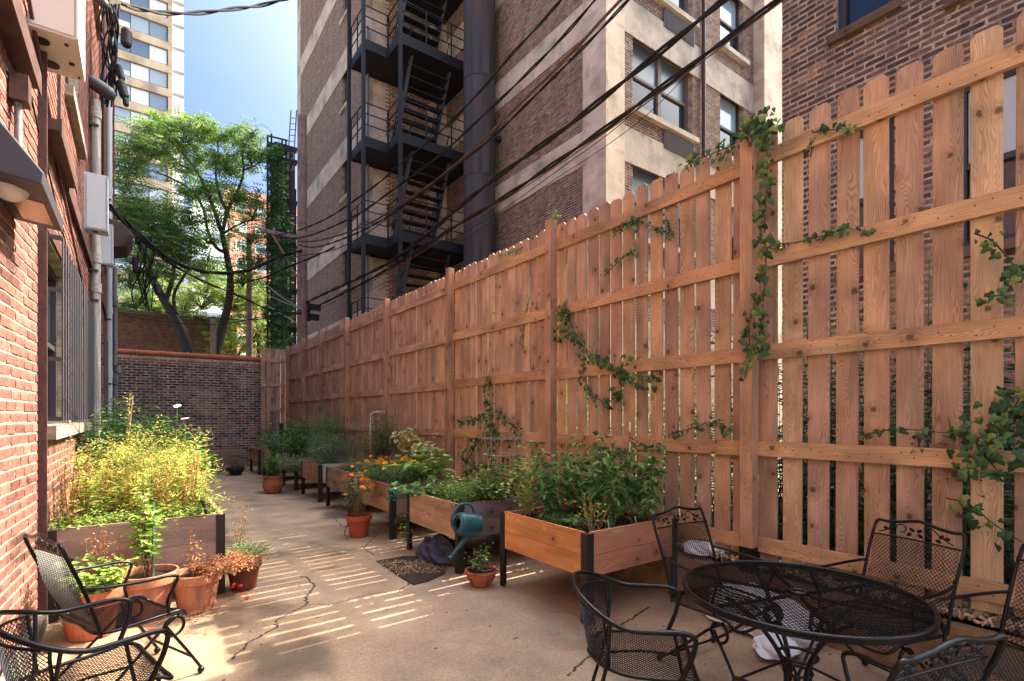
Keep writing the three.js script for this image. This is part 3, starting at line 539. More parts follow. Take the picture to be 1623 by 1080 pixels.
// ================================================================ utility poles and overhead cables
function pole(label, X, a, h, r) {
  const b = thing('utility_pole', label, 'utility pole', [X, 0, a]);
  const g = new THREE.CylinderGeometry(r * 0.8, r, h, 16, 1); g.translate(0, h / 2, 0); const uv = g.attributes.uv; for (let i = 0; i < uv.count; i++) uv.setXY(i, uv.getX(i) * r * 6, uv.getY(i) * h);
  mesh('pole_shaft', g, MAT.pole, b); return b;
}
{
  reseed(161);
  const b = pole('thick weathered utility pole with a crossarm behind the far fence corner', 4.62, 18.9, 12.1, 0.19);
  let g = new GB(); g.box(1.55, 0.11, 0.1, -0.6, 7.78, 0.18, 0, 0.1, 0.02); g.build('crossarm', MAT.pole, b);
  g = new GB(); g.bar(new THREE.Vector3(-1.0, 7.72, 0.18), new THREE.Vector3(-0.05, 6.2, 0.12), 0.05); g.build('brace', MAT.pole, b);
  for (const x of [-1.25, -0.95, -0.5, -0.2]) { g = new GB(); g.cyl(0.03, 0.045, 0.12, x, 7.9, 0.18, 10); g.build('insulator', MAT.cableGrey, b); }
  g = new GB(); g.span(0.2, 0.6, 5.35, 5.55, -0.15, 0.05).span(0.2, 0.55, 5.0, 5.2, -0.15, 0.05).span(0.15, 0.25, 4.95, 5.6, -0.1, 0); g.build('floodlight', MAT.blackFlat, b);
  g = new GB(); g.span(-0.28, -0.12, 2.6, 3.7, -0.25, -0.1); g.build('riser_box', MAT.boxWhite, b);
  g = new GB(); for (let k = 0; k < 12; k++) { const r = R(0.22, 0.42), t = R(0, 6); g.add(new THREE.TorusGeometry(r, 0.018, 5, 20), 0.42 + R(-0.06, 0.06), 3.75 + R(-0.15, 0.2), 0.2 + R(-0.1, 0.1), 0, R(-0.5, 0.5), 0); } const coil = g.build('cable_coil', MAT.cable, b); coil.scale.y = 1;
  pole('slim pale utility pole in front of the background trees', 4.15, 26.6, 10.1, 0.15);
  pole('short wooden pole stub just behind the end wall', 2.05, 20.2, 5.0, 0.11);
}
function cable(name, label, pts, r, strands = 1, mat = MAT.cable, twist = 5, group) {
  r *= 0.74; const c = new THREE.CatmullRomCurve3(pts, false, 'centripetal'), L = c.getLength(), b = new GB();
  if (strands === 1) b.add(new THREE.TubeGeometry(c, Math.max(12, Math.min(160, Math.round(L * 5))), r, 6));
  else {
    const n = Math.min(260, Math.round(L * 10)), f = c.computeFrenetFrames(n, false);
    for (let s = 0; s < strands; s++) {
      const q = []; for (let i = 0; i <= n; i++) { const t = i / n, an = t * L * twist + s / strands * 2 * Math.PI, p = c.getPointAt(t); q.push(p.addScaledVector(f.normals[i], Math.cos(an) * r).addScaledVector(f.binormals[i], Math.sin(an) * r)); }
      b.add(new THREE.TubeGeometry(new THREE.CatmullRomCurve3(q), n, r * 0.95, 5));
    }
  }
  return tag(b.build(name, mat), label, 'cable', group);
}
{
  // each cable hangs in a vertical plane roughly parallel to the fence
  const run = (px, X0, X1) => px.map(([x, y], i) => onX(x, y, lerp(X0, X1, i / (px.length - 1))));
  const G = undefined;
  cable('overhead_cable', 'highest twisted black cable from the crossarm, passing the fire escape platforms', run([[429, 374], [470, 366], [520, 345], [560, 319], [600, 290], [640, 256], [700, 207], [760, 146], [810, 88], [865, 28], [915, -30]], 3.75, 5.2), 0.017, 2, MAT.cable, 4, G);
  cable('overhead_cable', 'second twisted black cable, next below the highest one', run([[440, 377], [480, 376], [530, 358], [575, 335], [620, 303], [700, 244], [765, 184], [830, 122], [900, 50], [960, -20]], 3.9, 5.25), 0.018, 2, MAT.cable, 4, G);
  cable('overhead_cable', 'brownish braided cable third from the top beside the flue', run([[448, 380], [490, 383], [540, 372], [590, 352], [640, 321], [700, 279], [760, 226], [825, 164], [900, 90], [1000, -18]], 4.05, 5.3), 0.016, 3, MAT.cableBrown, 3, G);
  cable('overhead_cable', 'black cable hugging the brownish braided cable just under it', run([[455, 382], [495, 392], [540, 380], [600, 352], [660, 312], [720, 266], [780, 218], [850, 150], [930, 70], [1010, -15]], 4.1, 5.34), 0.017, 2, MAT.cable, 5, G);
  cable('overhead_cable', 'drooping loose black cable that sags between crossarm and fire escape posts', run([[415, 430], [450, 410], [490, 404], [530, 396], [560, 382], [600, 357], [640, 322]], 3.7, 4.7), 0.015, 1, MAT.cable, 5, G);
  cable('overhead_cable', 'thick smooth black cable crossing the cream corner pilaster from lower left', run([[476, 484], [520, 463], [570, 440], [625, 411], [700, 352], [760, 302], [830, 250], [900, 200], [990, 128], [1080, 55], [1165, -15]], 4.7, 5.3), 0.031, 2, MAT.cable, 3, G);
  cable('overhead_cable', 'lowest thick black cable above the fence, running to the top right', run([[480, 496], [530, 472], [590, 441], [650, 405], [720, 360], [800, 312], [870, 265], [960, 203], [1060, 130], [1150, 63], [1255, -15]], 4.75, 5.35), 0.027, 2, MAT.cable, 3, G);
  cable('overhead_cable', 'pale brown wire lashed along the lowest thick cable', run([[482, 500], [535, 476], [600, 440], [660, 405], [730, 360], [805, 314], [875, 268], [962, 208], [1062, 136], [1152, 68], [1262, -15]], 4.75, 5.34), 0.011, 1, MAT.cableBrown, 3, G);
  cable('service_wire', 'thin black wire diverging below the thick cables in front of the cream band', run([[560, 474], [640, 432], [720, 378], [800, 330], [890, 266], [980, 200], [1035, 150], [1110, 100]], 4.9, 5.6), 0.008, 1, MAT.cable, 3, G);
  cable('service_wire', 'second thin black wire meeting the window of the banded building', run([[600, 460], [700, 402], [790, 345], [880, 284], [960, 232], [1030, 178], [1090, 118]], 4.9, 6.2), 0.007, 1, MAT.cable, 3, G);
  // cables crossing the alley from the left building to the pole
  const cross = (px, z0, z1) => px.map(([x, y], i) => atZ(x, y, lerp(z0, z1, i / (px.length - 1))));
  cable('alley_cable', 'thick black bundle drooping across the alley from the grey meter box', cross([[172, 326], [200, 352], [235, 385], [270, 412], [310, 428], [350, 433], [395, 428], [440, 408], [478, 398]], 8.5, 17.8), 0.034, 3, MAT.cable, 2, 0);
  cable('alley_cable', 'lower black cable sloping across the alley in front of the tree trunks', cross([[172, 328], [215, 372], [265, 415], [320, 445], [380, 470], [430, 492], [478, 497]], 8.5, 17.8), 0.022, 2, MAT.cable, 2, 0);
  cable('alley_cable', 'thin black cable at mid height crossing in front of the pink tower', cross([[214, 340], [280, 390], [340, 408], [410, 410], [480, 396]], 11, 17.8), 0.016, 1, MAT.cable, 2, 0);
  cable('alley_cable', 'nearly level black cable just above the low tan building', cross([[192, 484], [260, 495], [330, 503], [400, 507], [478, 492]], 15, 17.8), 0.018, 1, MAT.cable, 2, 0);
  cable('alley_cable', 'faint black cable just below the level one', cross([[192, 500], [280, 512], [350, 514], [420, 502], [478, 498]], 15, 17.8), 0.014, 1, MAT.cable, 2, 0);
  cable('alley_cable', 'thick black cable high up crossing the blue sky at the top left', cross([[196, 8], [230, 16], [270, 21], [320, 20], [370, 14], [410, 9], [455, -2]], 8, 12), 0.03, 2, MAT.cable, 3, 0);
  for (const [i, px] of [[[405, 440], [420, 450], [445, 470], [478, 490]], [[398, 452], [420, 466], [448, 478], [480, 492]], [[404, 462], [425, 485], [450, 500], [470, 512]]].entries()) cable('drop_wire', ['uppermost pale wire slanting down to the near pole', 'middle pale wire slanting down to the near pole', 'lowest pale wire slanting down to the near pole'][i], cross(px, 20, 17.7), 0.022, 1, MAT.cableGrey);
  cable('alley_cable', 'black cable dipping from the crossarm leftwards behind the pale pole', cross([[392, 446], [420, 440], [450, 426], [490, 410], [530, 392]], 18.5, 16.5), 0.024, 2, MAT.cable, 3, 0);
  // tangle on the left building
  reseed(163);
  const tangle = (name, label, centre, z, sx, sy, n, boxes) => {
    const b = thing(name, label, 'cable bundle'), at = (x, y, d = 0) => atZ(x, y, z + d);
    for (let k = 0; k < n; k++) { const pts = [], x0 = centre[0] + R(-sx, sx), x1 = centre[0] + R(-sx, sx) * 0.7; for (let i = 0; i <= 5; i++) pts.push(at(lerp(x0, x1, i / 5) + Math.sin(i * 1.2 + k) * sx * 0.5 + R(-3, 3), centre[1] - sy + i / 5 * 2 * sy * R(0.9, 1.05), R(-0.12, 0.12))); const g = new GB(); g.tube(pts, R(0.010, 0.018), 5, 24); g.build('wire', MAT.cable, b); }
    for (const [x, y, w, h] of boxes) { const p = at(x, y, -0.08), g = new GB(); g.add(new THREE.CapsuleGeometry(w * z / FOC / 2, h * z / FOC * 0.7, 4, 10), p.x, p.y, p.z, 0, 0, R(-0.25, 0.25)); g.build('splice_box', MAT.blackFlat, b); }
  };
  tangle('cable_tangle', 'hanging black wires and splice boxes beside the upper end of the tall conduit', [178, 85], 8.2, 17, 78, 12, [[200, 60, 15, 24], [190, 115, 10, 22], [194, 142, 13, 24], [199, 162, 8, 9]]);
  tangle('cable_tangle', 'black wires and splice boxes drooping below the brown hood over the alley', [226, 430], 11.5, 16, 55, 8, [[214, 420, 8, 28], [249, 458, 9, 18], [219, 378, 8, 14]]);
}

// ================================================================ fire escape and flue on the banded building
{
  reseed(171);
  const b = thing('fire_escape', 'black iron fire escape with stairs and platforms on the banded building', 'fire escape');
  const X0 = 5.44, X1 = 6.2, X2 = 8.82, aN = 14.2, aM = 15.05, aF = 16.18, step = 2.92, top = 12.65;
  const col = (X, a) => { const g = new GB(); g.box(0.10, 17, 0.10, X, 8.5, -a); g.build('column', MAT.iron, b); };
  col(5.40, 16.28); col(5.42, aM - 0.02); col(X1, aN - 0.06);
  for (let k = 0; k < 5; k++) {
    const y = top - 3 * step + k * step, L = new THREE.Group(); L.name = 'platform'; b.add(L);
    let g = new GB(); g.span(X0, X2, y, y + 0.03, aM, aF); g.span(X1, X2, y, y + 0.03, aN, aM); g.build('deck', MAT.iron, L);
    g = new GB();
    g.span(X0, X0 + 0.02, y - 0.04, y + 0.26, aM, aF); g.span(X0, X1, y - 0.04, y + 0.26, aM - 0.02, aM); g.span(X1 - 0.02, X1, y - 0.04, y + 0.26, aN, aM); g.span(X1, X2, y - 0.04, y + 0.26, aN - 0.02, aN); g.span(X0, X2, y - 0.04, y + 0.26, aF, aF + 0.02);
    g.build('fascia', MAT.iron, L);
    const rail = (p, q, n) => { for (let i = 0; i <= n; i++) { const s = p.clone().lerp(q, i / n), g2 = new GB(); g2.box(0.035, 1.05, 0.035, s.x, s.y + 0.55, s.z); g2.build('rail_post', MAT.iron, L); } for (const h of [0.42, 0.75, 1.07]) { const g2 = new GB(); g2.bar(p.clone().setY(p.y + h), q.clone().setY(q.y + h), 0.025); g2.build('handrail', MAT.iron, L); } };
    rail(P(X0, y + 0.2, aF), P(X0, y + 0.2, aM), 2); rail(P(X0, y + 0.2, aM), P(X1, y + 0.2, aM), 1); rail(P(X1, y + 0.2, aM), P(X1, y + 0.2, aN), 1); rail(P(X1, y + 0.2, aN), P(X2, y + 0.2, aN), 3);
    if (k < 5) {
      const S = new THREE.Group(); S.name = 'stair'; b.add(S);
      const q0 = P(6.9, y + 0.03, aF - 0.12), q1 = P(6.9, y + step, aN + 0.35), sx = 1.3;
      for (const X of [6.75, 6.75 + sx]) { g = new GB(); g.bar(q0.clone().setX(X), q1.clone().setX(X), 0.025, 0.24); g.build('stringer', MAT.stringer, S); }
      for (let t = 1; t < 11; t++) { const s = q0.clone().lerp(q1, t / 11); g = new GB(); g.box(sx - 0.02, 0.035, 0.25, 6.75 + sx / 2, s.y, s.z); g.build('tread', MAT.iron, S); }
      for (const X of [6.75, 6.75 + sx]) { for (const h of [0.5, 0.9]) { g = new GB(); g.bar(q0.clone().setX(X).setY(q0.y + h), q1.clone().setX(X).setY(q1.y + h), 0.025); g.build('handrail', MAT.iron, S); } for (const t of [0.1, 0.5, 0.9]) { const s = q0.clone().lerp(q1, t); g = new GB(); g.box(0.03, 0.9, 0.03, X, s.y + 0.45, s.z); g.build('baluster', MAT.iron, S); } }
    }
  }
  const f = thing('boiler_flue', 'wide rusty dark steel flue pipe rising beside the fire escape', 'flue', [8.25, 0, 13.05]);
  const rust = dataTex(256, 512, (i, j, u, v) => { const st = fbm(u * 24, v * 3, 331, 4, 24, 3), r = smooth(0.55, 0.75, fbm(u * 6, v * 8, 335, 4, 6, 8)), k = 0.75 + 0.5 * (st - 0.5); return [k * lerp(0.43, 0.50, r), k * lerp(0.41, 0.38, r), k * lerp(0.41, 0.33, r)]; }, true, [1, 0.4]);
  const fm = new THREE.MeshStandardMaterial({ color: '#cfcac6', roughness: 0.75, map: rust, bumpMap: bumpTex, bumpScale: 0.003 });
  let y = 0;
  for (let k = 0; k < 8; k++) { const h = 2.9, g = new THREE.CylinderGeometry(0.47, 0.47, h - 0.01, 40, 1); g.translate(0, y + h / 2, 0); mesh('pipe_section', g, fm, f); const r = new THREE.CylinderGeometry(0.485, 0.485, 0.05, 40); r.translate(0, y + h, 0); mesh('flange', r, fm, f); y += h; }
  for (const yy of [5.8, 10.0, 14.5]) { const g = new GB(); g.box(0.6, 0.12, 0.12, 0.45, yy, 0.2); g.build('wall_bracket', MAT.iron, f); }
}

// ================================================================ fittings on the left wall
{
  reseed(181);
  // wall lamp with a sloping hood
  {
    const b = thing('wall_floodlight', 'dark wedge-shaped floodlight with ribbed hood and amber lens on the left wall', 'lamp');
    const X = -0.665, a0 = 3.75, a1 = 4.62, s = new THREE.Shape([[0, 0.30], [0.035, 0.33], [0.24, 0.055], [0.235, 0], [0, 0.035]].map(([x, y]) => new THREE.Vector2(x, y)));
    const g = new THREE.ExtrudeGeometry(s, { depth: a1 - a0, bevelEnabled: true, bevelSize: 0.008, bevelThickness: 0.008, bevelSegments: 2 }); g.translate(0, 0, -(a1 - a0)); const m = mesh('housing', g, MAT.lamp, b); m.position.set(X, 2.86, -a0);
    for (let k = 0; k < 4; k++) { const r = new GB(), t = 0.42 + k * 0.1; r.box(0.012, 0.012, 0.5, X + lerp(0.035, 0.24, t) + 0.008, 2.86 + lerp(0.33, 0.055, t) + 0.006, -(a0 + 0.5), 0, 0, -0.93); r.build('rib', MAT.lamp, b); }
    let q = new GB(); q.box(0.15, 0.012, 0.44, X + 0.135, 2.868, -(a1 - 0.32), 0, 0, -0.15); q.build('lens', std('#b98a56', 0.25), b);
    q = new GB(); q.box(0.17, 0.01, 0.5, X + 0.135, 2.873, -(a1 - 0.32), 0, 0, -0.15); q.build('lens_frame', MAT.frameDark, b);
    q = new GB(); q.cyl(0.02, 0.02, 0.55, X + 0.04, 3.4, -4.5, 10); q.build('conduit', MAT.pipe, b);
    q = new GB(); q.box(0.09, 0.17, 0.12, X + 0.05, 3.68, -4.5); q.build('junction_box', MAT.brown, b);
    const d = thing('dome_fitting', 'pale round dome fitting in front of the wall floodlight', 'wall fitting', [0, 0, 0]);
    q = new GB(); q.add(new THREE.SphereGeometry(0.085, 24, 16), -0.585, 2.89, -3.98); q.build('dome', MAT.boxWhite, d); q = new GB(); q.cyl(0.05, 0.06, 0.16, -0.65, 2.95, -3.95, 14, 0, 0, 1.1); q.build('mount', MAT.boxWhite, d);
  }
  const box = (name, label, X0, X1, y0, y1, a0, a1, mat, bits) => {
    const b = thing(name, label, 'electrical box'); let g = new GB(); g.span(X0, X1, y0, y1, a0, a1); g.build('case', mat, b);
    g = new GB(); g.span(X1, X1 + 0.012, y0 + 0.004, y1 - 0.004, a0 - 0.012, a1 + 0.012); g.build('cover', mat, b);
    g = new GB(); g.span(X0 + 0.03, X1 - 0.01, y0 + 0.02, y1 - 0.02, a0 - 0.008, a0); g.build('side_panel', mat, b);
    for (const [x, a, r] of bits) { g = new GB(); g.cyl(r, r, 0.012, x, y0 - 0.004, -a, 16); g.build('knockout', MAT.blackFlat, b); } return b;
  };
  box('cabinet', 'large white steel cabinet with cable holes underneath at the top left corner', -0.655, -0.377, 4.37, 5.7, 4.95, 5.53, MAT.cabinet, [[-0.58, 5.1, 0.045], [-0.56, 5.4, 0.05], [-0.44, 5.05, 0.012], [-0.43, 5.3, 0.018], [-0.4, 5.48, 0.01]]);
  box('meter_box', 'larger upper grey steel box on the left wall beside the tall conduit', -0.62, -0.37, 4.2, 4.98, 9.2, 9.45, MAT.boxGrey, [[-0.5, 9.3, 0.03]]);
  box('meter_box', 'smaller lower grey steel box behind the conduit', -0.62, -0.38, 4.2, 4.9, 11.2, 11.4, MAT.boxGrey, [[-0.5, 11.3, 0.03]]);
  const pipe = (label, X, a, r, y0, y1, mat, joints) => { const b = thing('wall_pipe', label, 'pipe'); let g = new GB(); g.cyl(r, r, y1 - y0, X, (y0 + y1) / 2, -a, 18); g.build('pipe', mat, b); for (const y of joints) { g = new GB(); g.cyl(r * 1.18, r * 1.18, 0.14, X, y, -a, 18); g.build('coupling', mat, b); g = new GB(); g.box(0.14, 0.03, r * 2.6, X - 0.03, y - 0.2, -a); g.build('strap', MAT.iron, b); } return b; };
  pipe('widest pale vertical conduit on the left wall right of the barred windows', -0.54, 10.05, 0.065, 0, 6.4, MAT.pipeLight, [3.55, 4.0, 6.2]);
  pipe('blue grey vertical pipe on the left wall behind the pale conduit', -0.53, 14.2, 0.055, 0, 9.5, MAT.boxGrey, [2.5, 3.9, 6.5]);
  pipe('dark grey vertical pipe at the far end of the left wall by the end wall', -0.50, 16.6, 0.05, 0, 5.4, MAT.pipe, [2.6, 4.6]);
  pipe('thin dark service pipe high on the left wall beside the cable tangle', -0.55, 12.6, 0.035, 4.6, 9.5, MAT.brown, [6.0, 8]);
  { const b = thing('weatherhead', 'grey rounded service cap with wires on top of the pale conduit', 'service cap'); let g = new GB(); g.add(new THREE.CapsuleGeometry(0.1, 0.2, 6, 14), -0.48, 6.62, -10.05, 0, 0, 1.1); g.build('cap', MAT.lamp, b); g = new GB(); g.add(new THREE.CapsuleGeometry(0.07, 0.16, 6, 14), -0.5, 7.75, -9.7, 0, 0, 1.0); g.build('cap', MAT.lamp, b); }
  { const b = thing('wall_hood', 'dark brown metal hood projecting from the far left wall', 'hood'); const s = new THREE.Shape([[0, 0], [0.42, 0.12], [0.5, 0.3], [0.42, 0.55], [0, 0.62]].map(([x, y]) => new THREE.Vector2(x, y))); const g = new THREE.ExtrudeGeometry(s, { depth: 0.9, bevelEnabled: true, bevelSize: 0.01, bevelThickness: 0.01, bevelSegments: 1 }); const m = mesh('hood_shell', g, std('#4a3a38', 0.7), b); m.position.set(WX, 4.85, -13.6); const q = new GB(); q.span(WX, WX + 0.06, 4.8, 5.52, 12.8, 13.7); q.build('back_plate', MAT.brown, b); }
  { const b = thing('wall_light', 'small dark wedge light on the far left wall near the end wall', 'lamp'); let g = new GB(); g.add(new THREE.CylinderGeometry(0.09, 0.17, 0.2, 4), -0.42, 2.78, -16.2, 0, Math.PI / 4, 0); g.build('shade', MAT.lamp, b); g = new GB(); g.span(-0.62, -0.45, 2.84, 2.88, 16.18, 16.22); g.build('arm', MAT.lamp, b); }
  cable('wall_conduit', 'brown flexible conduit curving down the left wall above the barred window', [[4.4, 4.9], [4.9, 4.45], [5.5, 4.1], [6.2, 3.86], [7.2, 3.62], [8.6, 3.3], [9.4, 3.0]].map(([a, y]) => P(leftWallX(a) + 0.03, y, a)), 0.018, 1, MAT.brown);
  cable('wall_cable', 'thin black cable stapled to the left wall beneath the brown conduit', [[4.9, 3.9], [5.6, 3.62], [6.6, 3.4], [8, 3.2], [9.3, 3.0], [9.9, 2.9]].map(([a, y]) => P(leftWallX(a) + 0.02, y, a)), 0.009, 1, MAT.cable);
}

// ================================================================ raised planters
function planter(label, o) {
  const { X0 = 2.65, X1 = 3.8, a0, a1, y0 = 0.36, y1 = 0.70, legs = true, front, side, boards = 2, soilY, legM = MAT.legSteel } = o;
  const b = thing('raised_planter', label, 'planter', [0, 0, 0], 0, undefined), t = 0.03, h = (y1 - y0) / boards;
  for (let k = 0; k < boards; k++) {
    const ya = y0 + k * h + 0.0015, yb = y0 + (k + 1) * h - 0.0015;
    const bd = (g, m) => g.build('board', m, b);
    bd(new GB().span(X0, X0 + t, ya, yb, a0 + 0.03, a1 - 0.03), pick(front)); bd(new GB().span(X1 - t, X1, ya, yb, a0 + 0.03, a1 - 0.03), pick(front));
    bd(new GB().span(X0 + 0.03, X1 - 0.03, ya, yb, a0, a0 + t), pick(side)); bd(new GB().span(X0 + 0.03, X1 - 0.03, ya, yb, a1 - t, a1), pick(side));
  }
  const rim = 0.012;
  new GB().span(X0 + 0.04, X1 - 0.04, y1, y1 + rim, a0 + 0.003, a0 + t - 0.003).build('rim_strip', pick(side), b);
  new GB().span(X0 + 0.003, X0 + t - 0.003, y1, y1 + rim, a0 + 0.04, a1 - 0.04).build('rim_strip', pick(front), b);
  for (const [X, a, sx, sa] of [[X0, a0, 1, 1], [X1, a0, -1, 1], [X0, a1, 1, -1], [X1, a1, -1, -1]]) {
    const g = new GB(), e = 0.006, L = 0.065, x0 = X - sx * e, A = a - sa * e, S = (p, q) => [Math.min(p, q), Math.max(p, q)];
    g.span(...S(x0, X), legs ? 0.005 : y0 - 0.02, y1 + 0.004, ...S(A, a + sa * L)); g.span(...S(X, X + sx * L), legs ? 0.005 : y0 - 0.02, y1 + 0.004, ...S(A, a)); 
    if (legs) g.span(...S(X, X + sx * 0.012), 0.005, y0 - 0.005, ...S(a, a + sa * 0.012));
    g.build('leg', legM, b);
  }
  new GB().span(X0 + t, X1 - t, y0 + 0.01, y0 + 0.03, a0 + t, a1 - t).build('bottom_panel', MAT.grey[0], b);
  const sy = soilY ?? y1 - 0.06, g = new THREE.PlaneGeometry(X1 - X0 - 2 * t, a1 - a0 - 2 * t, 30, 30); g.rotateX(-Math.PI / 2); g.translate((X0 + X1) / 2, sy, -(a0 + a1) / 2);
  const p = g.attributes.position; for (let i = 0; i < p.count; i++) p.setY(i, sy + 0.05 * (fbm(p.getX(i) * 6, p.getZ(i) * 6, 401, 4) - 0.5)); g.computeVertexNormals(); mesh('soil', g, MAT.soil, b);
  return b;
}
{
  reseed(201);
  const p1 = planter('newest raised planter of golden cedar boards nearest the round table', { X0: 2.75, X1: 3.84, a0: 2.82, a1: 3.97, y0: 0.37, front: MAT.cedar, side: MAT.cedarSide });
  { const g = new THREE.CylinderGeometry(0.03, 0.03, 0.004, 20); g.rotateZ(Math.PI / 2); g.scale(1, 0.55, 1); const m = mesh('maker_tag', g, std('#caa23c', 0.4), p1); m.position.set(2.746, 0.66, -3.32); }
  { reseed(203); const im = new THREE.InstancedMesh(vary(new THREE.BoxGeometry(0.03, 0.008, 0.013), 0.003), std('#ffffff', 0.95), 1300); im.name = 'mulch'; for (let i = 0; i < 1300; i++) { im.setMatrixAt(i, M4.compose(P(R(2.79, 3.8), 0.645 + R(-0.012, 0.022), R(2.86, 3.93)), Q4.setFromEuler(E4.set(R(-0.6, 0.6), R(0, 6), R(-0.6, 0.6))), new THREE.Vector3(R(0.5, 1.5), 1, R(0.5, 1.4)))); im.setColorAt(i, tint(pick(['#4a3226', '#33221a', '#604235']), 0.2)); } p1.add(stuff(im)); }
  planter('second raised planter with a teal watering can hung on its corner', { X0: 2.6, X1: 3.8, a0: 4.50, a1: 5.72, y0: 0.35, front: woodMats(['#d2b096', '#c8a68e']), side: woodMats(['#8b8188', '#94878a']) });
  planter('raised planter with marigolds spilling over, behind the pot with a sticker', { X0: 2.62, X1: 3.8, a0: 6.25, a1: 7.5, y0: 0.35, front: MAT.oldCedar, side: MAT.grey });
  planter('dark weathered raised planter nearly bare of plants in the middle of the row', { X0: 2.68, X1: 3.8, a0: 8.05, a1: 9.3, y0: 0.36, front: MAT.grey, side: MAT.oldCedar });
  const p5 = planter('raised planter with a pale grey end panel and wispy lavender', { X0: 2.68, X1: 3.8, a0: 9.75, a1: 11.0, y0: 0.36, front: MAT.oldCedar, side: woodMats(['#c9c4c0']) });
  planter('raised planter under the leafy green mass behind the round terracotta pot', { X0: 2.68, X1: 3.8, a0: 11.55, a1: 12.75, y0: 0.36, front: MAT.grey, side: MAT.grey });
  planter('raised planter with silvery foliage and a solar light near the far end', { X0: 2.6, X1: 3.8, a0: 13.4, a1: 14.6, y0: 0.36, front: MAT.grey, side: woodMats(['#b8a89c']) });
  planter('farthest raised planter against the end wall on the right', { X0: 2.6, X1: 3.8, a0: 15.2, a1: 16.5, y0: 0.36, front: MAT.oldCedar, side: MAT.oldCedar });
  planter('left raised planter of purple-grey weathered boards overflowing with yellow weeds', { X0: -0.58, X1: 0.62, a0: 5.27, a1: 7.2, y0: 0.25, y1: 0.715, front: woodMats(['#a48c80', '#9c8880']), side: woodMats(['#bfa593', '#b0988c', '#a8958e']), soilY: 0.66 });
  planter('second left raised planter hidden under dark green shrubs', { X0: -0.56, X1: 0.55, a0: 7.9, a1: 9.8, y0: 0.25, y1: 0.715, front: MAT.grey, side: MAT.grey });
  planter('third left raised planter deep in shade near the end wall', { X0: -0.56, X1: 0.6, a0: 10.6, a1: 12.6, y0: 0.25, y1: 0.715, front: MAT.grey, side: MAT.grey });
  { const b = thing('wooden_steps', 'low stack of dark grey boards by the end wall', 'boards'); for (let k = 0; k < 4; k++) new GB().box(0.9, 0.14, 0.3, 2.05 + R(-0.04, 0.04), 0.09 + k * 0.15, -16.9 - k * 0.05, 0, R(-0.05, 0.05), 0).build('board', pick(MAT.grey), b); }
}

// ================================================================ pots
function pot(label, X, a, r, h, o = {}) {
  const { mat = MAT.terracotta, shape = 'pot', name = 'terracotta_pot' } = o, b = thing(name, label, 'pot', [X, 0.012, a]);
  const pr = shape === 'bowl' ? [[0.55, 0], [0.6, 0.03], [0.86, 0.5], [0.98, 0.82], [1.0, 0.83], [1.0, 1], [0.92, 1], [0.9, 0.75]] : shape === 'round' ? [[0.6, 0], [0.7, 0.04], [0.95, 0.3], [1.0, 0.5], [0.93, 0.75], [0.86, 0.84], [0.98, 0.9], [0.98, 1], [0.88, 1], [0.82, 0.8]] : [[0.66, 0], [0.69, 0.015], [0.9, 0.74], [0.905, 0.76], [1.0, 0.765], [1.02, 0.79], [1.02, 0.985], [1.0, 1], [0.9, 1], [0.87, 0.78]];
  mesh('pot_body', new THREE.LatheGeometry(pr.map(([x, y]) => new THREE.Vector2(x * r, y * h)), 36), mat, b);
  const s = new THREE.CircleGeometry(r * 0.9, 24); s.rotateX(-Math.PI / 2); s.translate(0, h * 0.86, 0); mesh('soil', s, MAT.soil, b); return b;
}
{
  reseed(221);
  pot('terracotta pot of lime green herbs behind the upright chair by the left wall', -0.28, 4.82, 0.2, 0.34);
  pot('wide terracotta pot with a leafy vine on a green stake', 0.05, 4.98, 0.21, 0.36, { mat: MAT.terracottaPale });
  pot('pale terracotta pot with dried brown foliage spilling to its right', 0.38, 4.95, 0.185, 0.31, { mat: MAT.terracottaPale });
  pot('square reddish pot with dried flowers at the corner of the left planter', 0.78, 5.30, 0.15, 0.26, { mat: std('#8f3f2e', 0.7, { map: noiseTex }) });
  pot('small terracotta pot with a dry stalk behind the left planter corner', 0.83, 5.95, 0.13, 0.2);
  const f = pot('orange plastic pot with a white sticker holding marigolds', 2.36, 6.72, 0.165, 0.28, { mat: std('#a8492c', 0.5) });
  { const c = document.createElement('canvas'); c.width = 128; c.height = 96; const x = c.getContext('2d'); x.fillStyle = '#e8e6e2'; x.fillRect(0, 0, 128, 96); x.fillStyle = '#3b6a4a'; x.fillRect(6, 30, 56, 44); x.fillStyle = '#2b2b30'; x.fillRect(6, 8, 116, 14); x.fillStyle = '#c7a08a'; x.fillRect(70, 32, 50, 18); x.fillStyle = '#55555c'; for (let k = 0; k < 3; k++) x.fillRect(70, 58 + k * 10, 48, 4); const t = new THREE.CanvasTexture(c); t.colorSpace = THREE.SRGBColorSpace; const g = new THREE.CylinderGeometry(0.1555, 0.145, 0.09, 12, 1, true, -2.55, 0.62); const m = mesh('sticker', g, std('#ffffff', 0.5, { map: t }), f); m.position.y = 0.155; m.scale.setScalar(0.985); }
  pot('shallow terracotta bowl with a small seedling under the second planter', 2.6, 4.08, 0.15, 0.15, { shape: 'bowl' });
  pot('round-bellied terracotta pot standing by the far planters', 2.24, 11.5, 0.2, 0.36, { shape: 'round' });
  pot('dark low pot on the ground by the far end of the alley', 2.1, 15.6, 0.22, 0.2, { mat: MAT.blackFlat, name: 'dark_pot', shape: 'bowl' });
}

